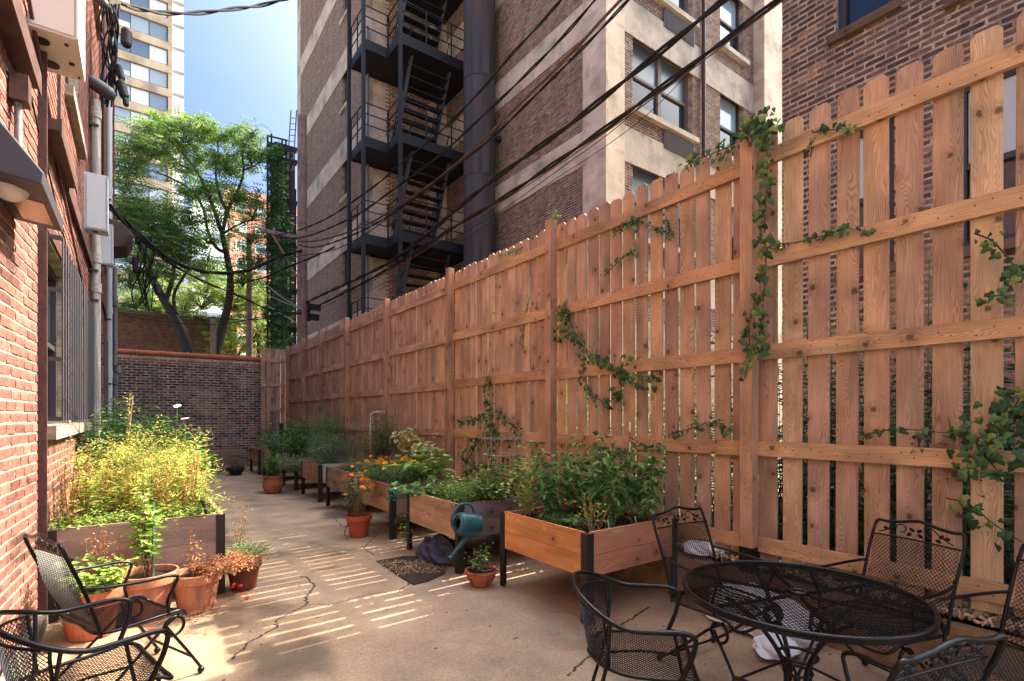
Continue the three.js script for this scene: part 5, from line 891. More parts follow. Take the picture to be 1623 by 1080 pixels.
// drooping dry foliage
function dried(name, label, cat, base, o) { return bush(name, label, cat, base, { cols: ['#a9714a', '#8f5a38', '#c29263', '#7a4a30'], stemCol: '#94673f', len: 0.035, wid: 0.014, leaves: 26, droop: 0.8, up: 0.3, jitter: 0.05, ...o }); }
const GREEN = ['#56803c', '#6c964a', '#426a30', '#82a858'], DARK = ['#3f6034', '#4c703c', '#365530', '#5a804a'], LIME = ['#8fae45', '#a3bd55', '#78993a', '#b8c766'], YEL = ['#b9b64e', '#c9c463', '#9ea543', '#d6cc7c', '#a89a45'], SILV = ['#7f9a84', '#94ab97', '#6a876d'];
{
  // left planter
  reseed(301);
  stalks('tall_weeds', 'mass of tall sunlit yellow-green weeds filling the left planter', 'weeds', -0.52, 0.56, 5.42, 7.1, 0.65, { n: 190, h: 1.0, hmin: 0.4, leaves: 30, len: 0.10, wid: 0.02, cols: YEL.concat(LIME, ['#7f9a3c', '#6d8a36', '#86a045', '#728f3a', '#94ab4c']), plume: 30, plumeCols: ['#d5c968', '#c2b650', '#e0d58c', '#b7a24a'], lean: 0.1, grow: (X, a) => (0.42 + 0.36 * smooth(5.3, 6.3, a)) * (rnd() < 0.07 ? 1.35 : 1) * (0.75 + 0.5 * fbm(X * 3 + 5, a * 3, 15, 2)) });
  stalks('brown_weeds', 'browned dry stalks among the yellow weeds of the left planter', 'weeds', -0.5, 0.5, 5.36, 6.2, 0.65, { n: 70, h: 0.6, leaves: 30, len: 0.06, wid: 0.012, cols: ['#a5713f', '#8c5b35', '#b98a52'], stemCol: '#7d5434', lean: 0.12 });
  bush('ground_clover', 'low bright green clover along the front edge of the left planter', 'clover', [0.02, 0.67, 5.42], { n: 130, h: 0.17, spread: 0.06, box: [0.54, 0.09], leaves: 16, len: 0.028, wid: 0.022, cols: LIME, from: 0.1, lean: [0, 0.03] });
  for (const [i, [px, py, z]] of [[281, 644, 6.55], [293, 664, 6.3], [290, 725, 6.0], [267, 700, 6.2]].entries()) { const top = atZ(px, py, z), b = thing('cosmos_flower', ['topmost white cosmos flower above the left weeds', 'second white cosmos flower just right below the topmost', 'lone white cosmos flower low on the right side of the left weeds', 'small white cosmos flower left in the middle of the yellow weeds'][i], 'flower', [top.x, 0.65, -top.z]); const S = new Buf(), H = top.y - 0.65; S.stem(curve(V(R(-0.05, 0.05), 0, 0), V(0, H, 0), 0, 3), 0.003, 0.002, hex('#7d9a4a')); S.build('stem', MAT.stem, b); const F = new Buf(); flower(F, V(0, H, 0), 0.042, hex('#f2ecee'), 8, '#d0a63a'); F.build('petals', MAT.stem, b); }
  { const S = [[92, 793, 5.1, 'red salvia flower by the left wall above the planter edge'], [100, 792, 5.3, 'second red flower right beside the first by the left wall']]; for (const [x, y, z, l] of S) { const p = atZ(x, y, z), b = thing('red_flower', l, 'flower', [p.x, 0.65, -p.z]); const F = new Buf(); flower(F, V(0, p.y - 0.65, 0), 0.025, hex('#d8452c'), 7, '#7a2418'); F.build('petals', MAT.stem, b); const s = new Buf(); s.stem([V(0, 0, 0), V(0, p.y - 0.65, 0)], 0.003, 0.002, hex('#7d9a4a')); s.build('stem', MAT.stem, b); } }
  // dark shrubs behind
  for (const [k, [X, a, h, n, cols]] of [[-0.25, 8.3, 1.2, 50, GREEN], [0.25, 8.8, 1.15, 46, GREEN], [0.0, 9.6, 1.25, 44, DARK], [-0.3, 11.1, 1.35, 40, DARK], [0.3, 11.4, 1.15, 40, GREEN], [0.1, 12.4, 1.2, 36, DARK], [0.45, 7.45, 0.85, 26, LIME]].entries())
    bush('leafy_shrub', ['broad green shrub right behind the yellow weeds next to the wall', 'second green shrub right behind the yellow weeds on the alley side', 'dark shrub third back from the yellow weeds', 'tall dark shrub by the wall beneath the dark pipes', 'green shrub on the alley side before the end wall', 'farthest dark shrub at the foot of the end wall', 'lime green feathery plant at the back right of the yellow weeds'][k], 'shrub', [X, 0.66, a], { n, h, spread: 0.42, leaves: 30, len: 0.11, wid: 0.045, cols, from: 0.2, r: 0.006 });
  bush('orange_flowers', 'small patch of orange flowers behind the yellow weeds', 'flowers', [0.5, 0.68, 8.6], { n: 16, h: 0.72, spread: 0.2, leaves: 14, cols: GREEN, flowers: { p: 0.8, r: 0.04, cols: ['#d9822e', '#c9692a'] } });
  // pots on the left
  bush('herb_plant', 'lime green leafy herb in the pot behind the upright chair', 'herb', [-0.28, 0.30, 4.82], { n: 34, h: 0.34, spread: 0.24, leaves: 15, len: 0.062, wid: 0.042, cols: LIME });
  bush('potted_vine', 'leafy green vine climbing the green stake in the wide pot', 'vine', [0.05, 0.32, 4.98], { n: 9, h: 0.85, spread: 0.1, leaves: 40, len: 0.06, wid: 0.045, cols: LIME.concat(['#6d9440']), stemCol: '#6b3a2c', from: 0.35, hmin: 0.7 });
  { const b = thing('plant_stake', 'thin green plant stake in the wide terracotta pot', 'stake', [0.09, 0.3, 4.97]); new GB().cyl(0.006, 0.006, 0.62, 0, 0.31, 0, 8).build('cane', std('#3f8f6a', 0.5), b); }
  dried('dried_plant', 'dried brown foliage spilling over the pale pot', 'dried plant', [0.48, 0.31, 4.93], { n: 46, h: 0.16, spread: 0.28, lean: [0.12, 0.04], leaves: 30 });
  dried('dried_plant', 'tall brown dried stem rising from the pale pot', 'dried plant', [0.36, 0.3, 4.97], { n: 4, h: 0.42, spread: 0.05, leaves: 26 });
  dried('dried_plant', 'dried rust-brown plant in front of the left planter boards by the chair', 'dried plant', [-0.22, 0.1, 5.12], { n: 16, h: 0.72, spread: 0.16, leaves: 44, cols: ['#b5774e', '#9a5f3c', '#c79668'] });
  dried('dried_plant', 'dried orange-brown plant hanging over the square reddish pot', 'dried plant', [0.72, 0.24, 5.22], { n: 36, h: 0.14, spread: 0.24, leaves: 24 });
  bush('pot_herb', 'fine green herb in the square reddish pot', 'herb', [0.82, 0.25, 5.36], { n: 36, h: 0.2, spread: 0.26, leaves: 26, len: 0.022, wid: 0.014, cols: ['#6f9a55', '#86b06a', '#567f41'] });
  dried('dried_plant', 'tall dry yellow stalk in the small pot behind the left planter corner', 'dried plant', [0.83, 0.2, 5.95], { n: 5, h: 0.62, spread: 0.08, leaves: 26, cols: ['#a8803c', '#8f6a35', '#b8964e'] });
  for (const [k, x, y] of [[0, 378, 930], [1, 386, 945], [2, 235, 990], [3, 205, 975]]) { const p = onY(x, y, 0.1), b = thing('fallen_flowers', ['upper cluster of red flowers hanging by the square reddish pot', 'lower cluster of red flowers near the ground by the square reddish pot', 'red fallen flowers on the pavement before the wide pot', 'red flowers beside the wide pot next to the chair'][k], 'flowers', [p.x, 0.02, -p.z]), F = new Buf(); for (let i = 0; i < 5; i++) flower(F, V(R(-0.05, 0.05), R(0.01, k < 2 ? 0.12 : 0.03), R(-0.05, 0.05)), 0.016, tint('#d44a2c', 0.15), 6); F.build('petals', MAT.stem, b); }
  { const p = onY(262, 985, 0), b = thing('dry_twigs', 'pale dry twigs lying on the pavement in front of the pots', 'twigs', [p.x, 0.014, -p.z]), S = new Buf(); for (let k = 0; k < 16; k++) { const q = V(R(-0.14, 0.14), R(0.004, 0.02), R(-0.14, 0.14)), an = R(-0.4, 0.8), l = R(0.1, 0.34); S.stem(curve(q, q.clone().add(V(Math.cos(an) * l, R(0, 0.05), Math.sin(an) * l)), 0.01, 3), 0.0025, 0.0012, tint('#a87a56', 0.2), 3); } S.build('twig', MAT.stem, b); }
  { reseed(307); const im = new THREE.InstancedMesh((() => { const q = new Buf(); q.leaf(V(0, 0, 0), V(0, 0, 1), 0.035, 0.018, hex('#ffffff'), 0.2, 0.1); const g = q.geo(); g.deleteAttribute('color'); return g; })(), std('#ffffff', 0.9), 420); im.name = 'leaf_litter'; for (let i = 0; i < 420; i++) { const left = i < 220, X = left ? R(-0.55, 0.9) : R(0.6, 3.7), a = left ? R(4.2, 5.4) : R(1, 9); im.setMatrixAt(i, M4.compose(P(X, 0.022, a), Q4.setFromEuler(E4.set(R(-0.2, 0.2), R(0, 6), 0)), new THREE.Vector3(1, 1, 1).multiplyScalar(R(0.3, left ? 1.1 : 0.7)))); im.setColorAt(i, tint(pick(['#8a5f3c', '#a87c4c', '#6b452e', '#7d6a3a']), 0.2)); } tag(stuff(im), 'small dry fallen leaves scattered over the pavement', 'leaf litter'); scene.add(im); }

  // cedar planter: pepper bushes, low herb
  reseed(311);
  const PEP = ['#447036', '#53823c', '#386230', '#6e9a4a', '#8fae5a'];
  for (const [k, [X, a, h]] of [[3.15, 3.72, 0.84], [3.35, 3.4, 0.98], [3.3, 3.1, 0.9], [3.62, 3.0, 0.84], [3.6, 3.7, 0.95]].entries()) bush('pepper_plant', ['leftmost bushy pepper plant in the cedar planter', 'large middle pepper plant in the cedar planter', 'pepper plant with drooping leaves before the middle one in the cedar planter', 'rightmost pepper plant hanging over the back right of the cedar planter', 'pepper plant at the back of the cedar planter close to the fence'][k], 'pepper plant', [X, 0.64, a], { n: 15, h, spread: 0.3, leaves: 20, len: 0.095, wid: 0.045, cols: PEP, stemCol: '#5f7a3a', from: 0.35, droop: 0.9, up: 0.3, solo: 130, r: 0.005 });
  bush('creeping_herb', 'low mound of fine green herb at the left of the cedar planter', 'herb', [3.02, 0.65, 3.42], { n: 120, h: 0.1, spread: 0.18, leaves: 22, len: 0.017, wid: 0.012, cols: ['#4c7a3a', '#5f9048', '#3a642e'], from: 0.1, jitter: 0.03 });
  bush('bare_twigs', 'pale bare twigs at the near corner of the cedar planter', 'twigs', [3.0, 0.64, 3.0], { n: 12, h: 0.42, spread: 0.16, leaves: 5, len: 0.04, wid: 0.03, cols: LIME, stemCol: '#a58a5f' });
  bush('small_sprout', 'small broad-leaved sprout near the front edge of the cedar planter', 'sprout', [2.92, 0.64, 3.12], { n: 5, h: 0.2, spread: 0.08, leaves: 5, len: 0.07, wid: 0.05, cols: PEP, from: 0.6 });
  for (const [k, [X, a]] of [[3.12, 2.95], [3.42, 2.92]].entries()) { const b = thing('plant_label', ['left small white plant label in the cedar planter', 'right small white plant label in the cedar planter'][k], 'plant label', [X, 0.64, a]); new GB().box(0.03, 0.1, 0.003, 0, 0.06, 0, -0.2, 0.6, 0).build('tag', MAT.white, b); }
  bush('yellowing_vine', 'straggly yellow-green tomato vine at the left back of the cedar planter', 'vine', [2.98, 0.64, 3.86], { n: 16, h: 0.95, spread: 0.22, leaves: 24, len: 0.05, wid: 0.028, cols: LIME.concat(['#c9c05f']), stemCol: '#98975a' });
  // second planter
  reseed(321);
  bush('mixed_herbs', 'mixed low herbs filling the front of the second planter', 'herbs', [3.0, 0.65, 5.1], { n: 160, h: 0.28, spread: 0.1, box: [0.32, 0.5], leaves: 17, len: 0.035, wid: 0.02, cols: GREEN.concat(LIME), from: 0.15 });
  bush('basil_plant', 'tall bright green basil at the right of the second planter', 'herb', [3.1, 0.64, 4.66], { n: 28, h: 0.55, spread: 0.24, leaves: 22, len: 0.055, wid: 0.035, cols: LIME.concat(GREEN) });
  bush('basil_plant', 'bushy green basil beside the fence in the second planter', 'herb', [3.5, 0.64, 4.75], { n: 24, h: 0.6, spread: 0.25, leaves: 22, len: 0.055, wid: 0.033, cols: GREEN });
  bush('squash_vine', 'squash vine trailing over the left edge of the second planter', 'vine', [2.72, 0.66, 5.6], { n: 16, h: 0.14, spread: 0.34, leaves: 6, len: 0.11, wid: 0.1, cols: ['#6f9c5c', '#8bb378', '#55854a'], droop: 0.3, lean: [-0.1, -0.1] });
  bush('hanging_sprig', 'thin vine sprig dangling down the left leg of the second planter', 'vine', [2.57, 0.1, 5.72], { n: 4, h: 0.55, spread: 0.07, leaves: 9, len: 0.05, wid: 0.04, cols: LIME, from: 0 });
  bush('seedling', 'small leggy seedling in the shallow terracotta bowl', 'seedling', [2.6, 0.14, 4.08], { n: 12, h: 0.26, spread: 0.13, leaves: 9, len: 0.038, wid: 0.026, cols: ['#5d8a45', '#7ba65c', '#3f6632'], stemCol: '#6a5238' });
  { const b = thing('garden_netting', 'bright teal netting tied to the corner of the marigold planter', 'netting', [2.6, 0.62, 6.2]), N = new Buf(); for (let k = 0; k < 70; k++) N.leaf(V(R(-0.05, 0.05), R(-0.09, 0.08), R(-0.05, 0.05)), V(R(-1, 1), R(-1, 1), R(-1, 1)), R(0.03, 0.06), R(0.015, 0.035), tint('#2f9584', 0.2), 0.3, 0.3); stuff(N.build('net', MAT.leaf, b)); }
  // marigolds
  reseed(331);
  const MG = ['#4f7d48', '#609052', '#426c42', '#7fa56e'];
  bush('marigold_plant', 'yellow marigolds spilling over the front of the marigold planter', 'marigolds', [2.95, 0.66, 6.85], { n: 120, h: 0.42, spread: 0.2, box: [0.32, 0.45], leaves: 24, len: 0.045, wid: 0.016, cols: MG, flowers: { p: 0.30, r: 0.035, cols: ['#e9a81e', '#eab52c', '#dd8a1a'] }, lean: [-0.06, 0] });
  bush('marigold_plant', 'rust red marigolds behind the yellow ones', 'marigolds', [2.95, 0.66, 7.4], { n: 46, h: 0.36, spread: 0.22, leaves: 22, len: 0.045, wid: 0.016, cols: MG, flowers: { p: 0.5, r: 0.032, cols: ['#b8431c', '#c9581f', '#8f2f16'] } });
  bush('marigold_plant', 'leggy orange and yellow marigolds growing from the pot with a sticker', 'marigolds', [2.36, 0.25, 6.72], { n: 34, h: 0.72, spread: 0.22, leaves: 24, len: 0.045, wid: 0.015, cols: MG, stemCol: '#7d5a40', from: 0.55, flowers: { p: 0.45, r: 0.036, cols: ['#d8741c', '#c4501a', '#eaa51f'] } });
  bush('hydrangea', 'pale yellowing big-leaved hydrangea against the fence post', 'hydrangea', [3.45, 0.66, 7.5], { n: 30, h: 1.02, spread: 0.34, leaves: 13, len: 0.14, wid: 0.10, cols: ['#b5b57c', '#c4be8c', '#8f9c5a', '#a9834f', '#d0c79a'], droop: 0.9, up: 0.2 });
  bush('chard_plant', 'broad-leaved green chard between marigolds and second planter', 'chard', [3.2, 0.66, 6.4], { n: 22, h: 0.56, spread: 0.32, leaves: 4, len: 0.22, wid: 0.10, cols: ['#7fa845', '#95b95a', '#5f8a38'], from: 0.55 });
  // middle and far planters
  reseed(341);
  bush('wispy_grass', 'dry wispy stems in the nearly bare planter', 'grass', [3.1, 0.66, 8.7], { n: 60, h: 0.35, spread: 0.15, box: [0.35, 0.45], leaves: 10, len: 0.07, wid: 0.008, cols: ['#8a8a5a', '#6f7d4c', '#a49a6a'] });
  bush('leafy_shrub', 'rounded dark green shrub leaning on the fence behind the bare planter', 'shrub', [3.55, 0.64, 9.1], { n: 66, h: 1.3, spread: 0.5, leaves: 36, len: 0.055, wid: 0.026, cols: ['#4f6e3c', '#5f7f48', '#3d5a30', '#8a9a55'], from: 0.15, r: 0.005 });
  bush('lavender_plant', 'grey-green wispy lavender in the planter with the pale end', 'lavender', [3.1, 0.66, 10.4], { n: 140, h: 0.75, spread: 0.3, box: [0.35, 0.4], leaves: 22, len: 0.075, wid: 0.011, cols: SILV.concat(['#7d8a68']), from: 0.1 });
  stalks('tall_grass', 'tall bright green grass tuft against the fence among the far planters', 'grass', 3.2, 3.75, 11.5, 12.6, 0.65, { n: 140, h: 1.05, leaves: 14, len: 0.35, wid: 0.014, cols: ['#4e8438', '#68a04a', '#3c6c2c'], lean: 0.2 });
  bush('leafy_shrub', 'bright green spreading shrub over the planter behind the round pot', 'shrub', [2.9, 0.62, 12.1], { n: 70, h: 0.9, spread: 0.55, leaves: 30, len: 0.07, wid: 0.035, cols: ['#4f8a3e', '#63a04e', '#3d7030'], from: 0.1 });
  bush('leafy_shrub', 'silvery green shrub spilling towards the alley by the solar light', 'shrub', [2.75, 0.60, 13.6], { n: 64, h: 0.75, spread: 0.45, leaves: 30, len: 0.06, wid: 0.022, cols: SILV.concat(['#6a9a6a']), from: 0.1 });
  bush('leafy_shrub', 'dark green bush rising behind the solar light', 'shrub', [3.3, 0.64, 14.1], { n: 54, h: 1.15, spread: 0.55, leaves: 34, len: 0.08, wid: 0.04, cols: GREEN, from: 0.1 });
  bush('leafy_shrub', 'farthest green bush before the fence return', 'shrub', [3.2, 0.64, 15.8], { n: 50, h: 0.9, spread: 0.55, leaves: 30, len: 0.09, wid: 0.05, cols: GREEN.concat(DARK), from: 0.1, flowers: { p: 0.2, r: 0.04, cols: ['#d7b53a'] } });
  bush('leafy_shrub', 'pale green trailing herb over the planter edge right of the round pot', 'shrub', [2.62, 0.45, 11.2], { n: 46, h: 0.42, spread: 0.4, leaves: 30, len: 0.045, wid: 0.02, cols: SILV.concat(['#7fae6c']), from: 0.05 });
  bush('potted_herb', 'bright green plant growing from the round-bellied pot', 'herb', [2.24, 0.33, 11.5], { n: 36, h: 0.62, spread: 0.2, leaves: 26, len: 0.05, wid: 0.03, cols: ['#6aa23e', '#84b852', '#4f8a32'], from: 0.05 });
  bush('dry_weed', 'dry brown weeds on the ground by the far dark pot', 'weeds', [2.1, 0.1, 15.6], { n: 16, h: 0.5, spread: 0.25, leaves: 14, cols: ['#6f6a3c', '#4f5a32'] });
  bush('ground_weed', 'small green weed at the kerb in front of the fence', 'weed', [3.98, 0.42, 3.05], { n: 12, h: 0.16, spread: 0.12, leaves: 10, len: 0.045, wid: 0.03, cols: LIME });
}

// ================================================================ ivy on the fence
const ivyShapes = [0, 1, 2].map((k) => { const g = new THREE.BufferGeometry(), pt = [[0, 0], [0.32, -0.12], [0.5, 0.22], [0.3, 0.42], [0.24, 0.72], [0, 1], [-0.24, 0.72], [-0.3, 0.42], [-0.5, 0.22], [-0.32, -0.12]], p = []; const z = (x, y) => -0.35 * x * x - 0.18 * y * y * (1 + k * 0.4); const c = [0, 0.35, 0.06]; for (let i = 0; i < pt.length; i++) { const a = pt[i], b = pt[(i + 1) % pt.length]; p.push(...c, a[0], a[1], z(...a), b[0], b[1], z(...b)); } g.setAttribute('position', new THREE.Float32BufferAttribute(p, 3)); g.computeVertexNormals(); return g; });
const ivyMats = ['#35552f', '#426637', '#2a4728', '#567a45', '#3b5f3a', '#7d8f4a'].map((c) => new THREE.MeshPhysicalMaterial({ color: c, roughness: 0.6, transmission: 0.25, thickness: 0, specularIntensity: 0.6 }));
const ivyPale = ['#6f8a4a', '#829c58', '#56753e'].map((c) => new THREE.MeshPhysicalMaterial({ color: c, roughness: 0.6, transmission: 0.3, thickness: 0 }));
function ivy(label, runs, o = {}) {                          // runs: polylines of photo points hung on the fence plane
  const { X = 3.9, den = 26, size = 0.07, spread = 0.06, mats = ivyMats } = o, b = thing('ivy_vine', label, 'ivy'); let S;
  for (const [pts, d2, s2, x2] of runs) {
    const w = pts.map(([x, y]) => onX(x, y, x2 ?? X)), c = new THREE.CatmullRomCurve3(w), L = c.getLength(), n = Math.round(L * (d2 ?? den) * 2.2), sp = s2 ?? spread; S = new Buf(); S.stem(c.getPoints(Math.max(4, Math.round(L * 6))), 0.006, 0.003, hex('#5a3a2a'), 4); S.build('stem', MAT.stem, b);
    for (let i = 0; i < n; i++) {
      const p = c.getPoint(rnd()), m = mesh('leaf', pick(ivyShapes), pick(mats), b); p.add(V(-R(0.0, 0.05) - sp * 0.15, R(-sp, sp), R(-sp, sp))); m.position.copy(p);
      m.rotation.set(R(-0.6, 0.6), -Math.PI / 2 + R(-0.8, 0.8), 0, 'YXZ'); m.rotateZ(Math.PI + R(-1.0, 1.0)); m.scale.setScalar(size * R(0.3, 0.85));
    }
  }
  return b;
}
{
  reseed(401);
  ivy('dark ivy climbing the near fence post from top to middle', [[[[1213, 560], [1208, 500], [1214, 430], [1212, 350], [1216, 280], [1214, 215], [1208, 190]], 46, 0.055, 3.84], [[[1180, 215], [1205, 192], [1235, 205]], 90, 0.07, 3.84], [[[1196, 480], [1186, 520], [1190, 560], [1180, 600]], 20, 0.04, 3.86]], { size: 0.085 });
  ivy('ivy hanging over the top rail left of the near post', [[[[1085, 265], [1110, 250], [1140, 240], [1180, 215]], 36, 0.06, 3.93], [[[1150, 240], [1140, 262]], 40, 0.04, 3.93]], { size: 0.075 });
  ivy('broad mat of ivy on the right edge of the near fence panel', [[[[1540, 700], [1580, 680], [1625, 640]], 110, 0.12], [[[1545, 690], [1560, 730], [1600, 690], [1625, 690]], 60, 0.1], [[[1560, 720], [1580, 745]], 40, 0.06], [[[1600, 660], [1623, 620]], 60, 0.08], [[[1500, 790], [1540, 800], [1560, 820], [1620, 860]], 24, 0.06]], { size: 0.08 });
  ivy('thin ivy strand along the second rail of the near panel', [[[[1225, 388], [1260, 385], [1300, 375], [1345, 362], [1385, 370]], 26, 0.025, 3.93], [[[1290, 210], [1325, 205], [1360, 202]], 34, 0.03, 3.93], [[[1290, 215], [1285, 250]], 26, 0.03, 3.97]], { size: 0.06 });
  ivy('ivy tendrils reaching in from the right edge below the second rail', [[[[1560, 470], [1600, 465], [1612, 430], [1623, 420]], 34, 0.04], [[[1545, 370], [1580, 385], [1605, 420], [1623, 430]], 30, 0.05]], { size: 0.075 });
  ivy('ivy looping down from the middle post of the second near panel', [[[[895, 480], [905, 520], [930, 555], [965, 575], [1000, 600], [1050, 605]], 60, 0.07, 3.95], [[[925, 560], [930, 610], [960, 640], [985, 620]], 36, 0.06, 3.97], [[[1000, 570], [985, 600], [990, 650]], 26, 0.06, 3.97], [[[892, 490], [890, 540]], 50, 0.06, 3.96]], { size: 0.07 });
  ivy('sprig of ivy slanting across the upper pickets of the second near panel', [[[[975, 368], [1010, 352], [1040, 362], [1070, 378]], 40, 0.035, 3.96], [[[1055, 345], [1066, 372]], 36, 0.03, 3.96], [[[958, 437], [985, 410], [1010, 395]], 36, 0.02, 3.96], [[[1010, 340], [1012, 378]], 20, 0.03, 3.96]], { size: 0.055 });
  ivy('ivy along the fourth rail of the second near panel', [[[[1060, 690], [1100, 678], [1140, 668], [1160, 690]], 30, 0.04, 3.93]], { size: 0.07 });
  ivy('small ivy strand on the fourth rail of the near panel', [[[[1370, 690], [1420, 680], [1480, 685], [1530, 690]], 24, 0.02, 3.93], [[[1455, 690], [1460, 730]], 14, 0.03, 3.97]], { size: 0.055 });
  ivy('vine climbing the pickets behind the wire cage', [[[[775, 760], [782, 700], [778, 650], [774, 600]], 60, 0.09, 3.95], [[[728, 670], [760, 664], [800, 660], [830, 690]], 34, 0.06, 3.93], [[[740, 720], [770, 690], [810, 700]], 30, 0.1, 3.93]], { size: 0.075 });
  ivy('dark vine on the fence right of the chard', [[[[735, 770], [745, 720], [760, 700]], 40, 0.12, 3.9], [[[740, 745], [790, 740], [830, 730]], 40, 0.1, 3.9]], { size: 0.085 });
  ivy('pale tiny leaves growing on top of the fence near the tall post', [[[[790, 405], [815, 398], [830, 392]], 40, 0.03, 3.97], [[[875, 345], [890, 338]], 60, 0.05, 3.93]], { size: 0.055, mats: ivyPale });
  ivy('light green sprigs poking through the third near panel', [[[[828, 555], [833, 500], [840, 470]], 16, 0.03, 3.99], [[[850, 480], [858, 510]], 16, 0.03, 3.99], [[[822, 545], [830, 530]], 22, 0.02, 3.99]], { size: 0.05, mats: ivyPale });
  // shrubs behind the fence, seen through its gaps
  reseed(411);
  bush('hedge', 'dark green shrubs behind the near fence panel, seen through the gaps', 'hedge', [5.0, 0.4, 1.0], { n: 240, h: 2.4, spread: 0.5, box: [0.7, 1.9], leaves: 40, len: 0.09, wid: 0.05, cols: DARK, from: 0.05, r: 0.006, kind: 'stuff' });
  bush('hedge', 'sunlit yellow-green shrubs behind the second fence panel, seen through the gaps', 'hedge', [4.9, 0.4, 4.4], { n: 170, h: 2.0, spread: 0.4, box: [0.5, 1.6], leaves: 40, len: 0.09, wid: 0.05, cols: GREEN.concat(LIME), from: 0.05, r: 0.006, kind: 'stuff' });
}

// ================================================================ trees
const leafSprig = (() => { const q = new Buf(); reseed(5); for (let i = 0; i < 9; i++) { const t = i / 8, s = i % 2 ? 1 : -1; q.leaf(V(s * 0.01, 0, t * 0.3), V(s * 0.9, -0.15, 0.45), 0.12 * (1 - 0.3 * t), 0.055, hex('#ffffff'), 0.2, 0.25); } const g = q.geo(); g.deleteAttribute('color'); return g; })();
function tree(label, limbs, leafN, o) {                       // limbs: photo polylines at a distance, with radii; leaves gather in flat layers about given photo spots
  const { z, cols, spots, trunkCol = '#3f332c', size = 1, group } = o, b = thing('tree', label, 'tree', undefined, 0, group), T = new Buf();
  for (const [pts, r0, r1] of limbs) { const c = new THREE.CatmullRomCurve3(pts.map(([x, y, dz = 0]) => atZ(x, y, z + dz))); T.stem(c.getPoints(16), r0, r1, tint(trunkCol, 0.1), 8); }
  const pos = [];
  for (const [x, y, rx, ry, n, dz = 0] of spots) for (let i = 0; i < n; i++) {
    const an = R(0, 6.283), q = Math.sqrt(R(0, 1)), d = R(-1, 1) * rx * z / FOC * 0.8 + dz, cl = [Math.cos(an) * q * rx, Math.sin(an) * q * ry];
    const cen = atZ(x + cl[0], y + cl[1], z + d); const m = 3 + RI(5); for (let k = 0; k < m; k++) pos.push([cen.clone().add(V(R(-0.4, 0.4), R(-0.24, 0.2), R(-0.4, 0.4)).multiplyScalar(size)), vnoise(cl[0] * 0.12 + x, cl[1] * 0.12, 3)]);
    if (rnd() < 0.5) { const near = atZ(x, y + ry * 0.8, z + dz); T.stem(curve(near, cen, R(-0.1, 0.2), 4), 0.025 * size, 0.006, tint(trunkCol, 0.1), 4); }
  }
  T.build('trunk', MAT.stem, b);
  const im = new THREE.InstancedMesh(leafSprig, new THREE.MeshPhysicalMaterial({ color: '#ffffff', roughness: 0.8, transmission: 0.5, thickness: 0, specularIntensity: 0.4 }), pos.length); im.name = 'crown'; im.castShadow = im.receiveShadow = true;
  pos.forEach(([p, t], i) => { im.setMatrixAt(i, M4.compose(p, Q4.setFromEuler(E4.set(R(-0.7, 0.7), R(0, 6.283), R(-0.5, 0.5))), V(1, 1, 1).multiplyScalar(size * R(0.7, 1.3)))); im.setColorAt(i, tint(cols[Math.min(cols.length - 1, Math.floor(t * cols.length * 0.7 + rnd() * cols.length * 0.4))], 0.14)); });
  b.add(stuff(im)); return b;
}
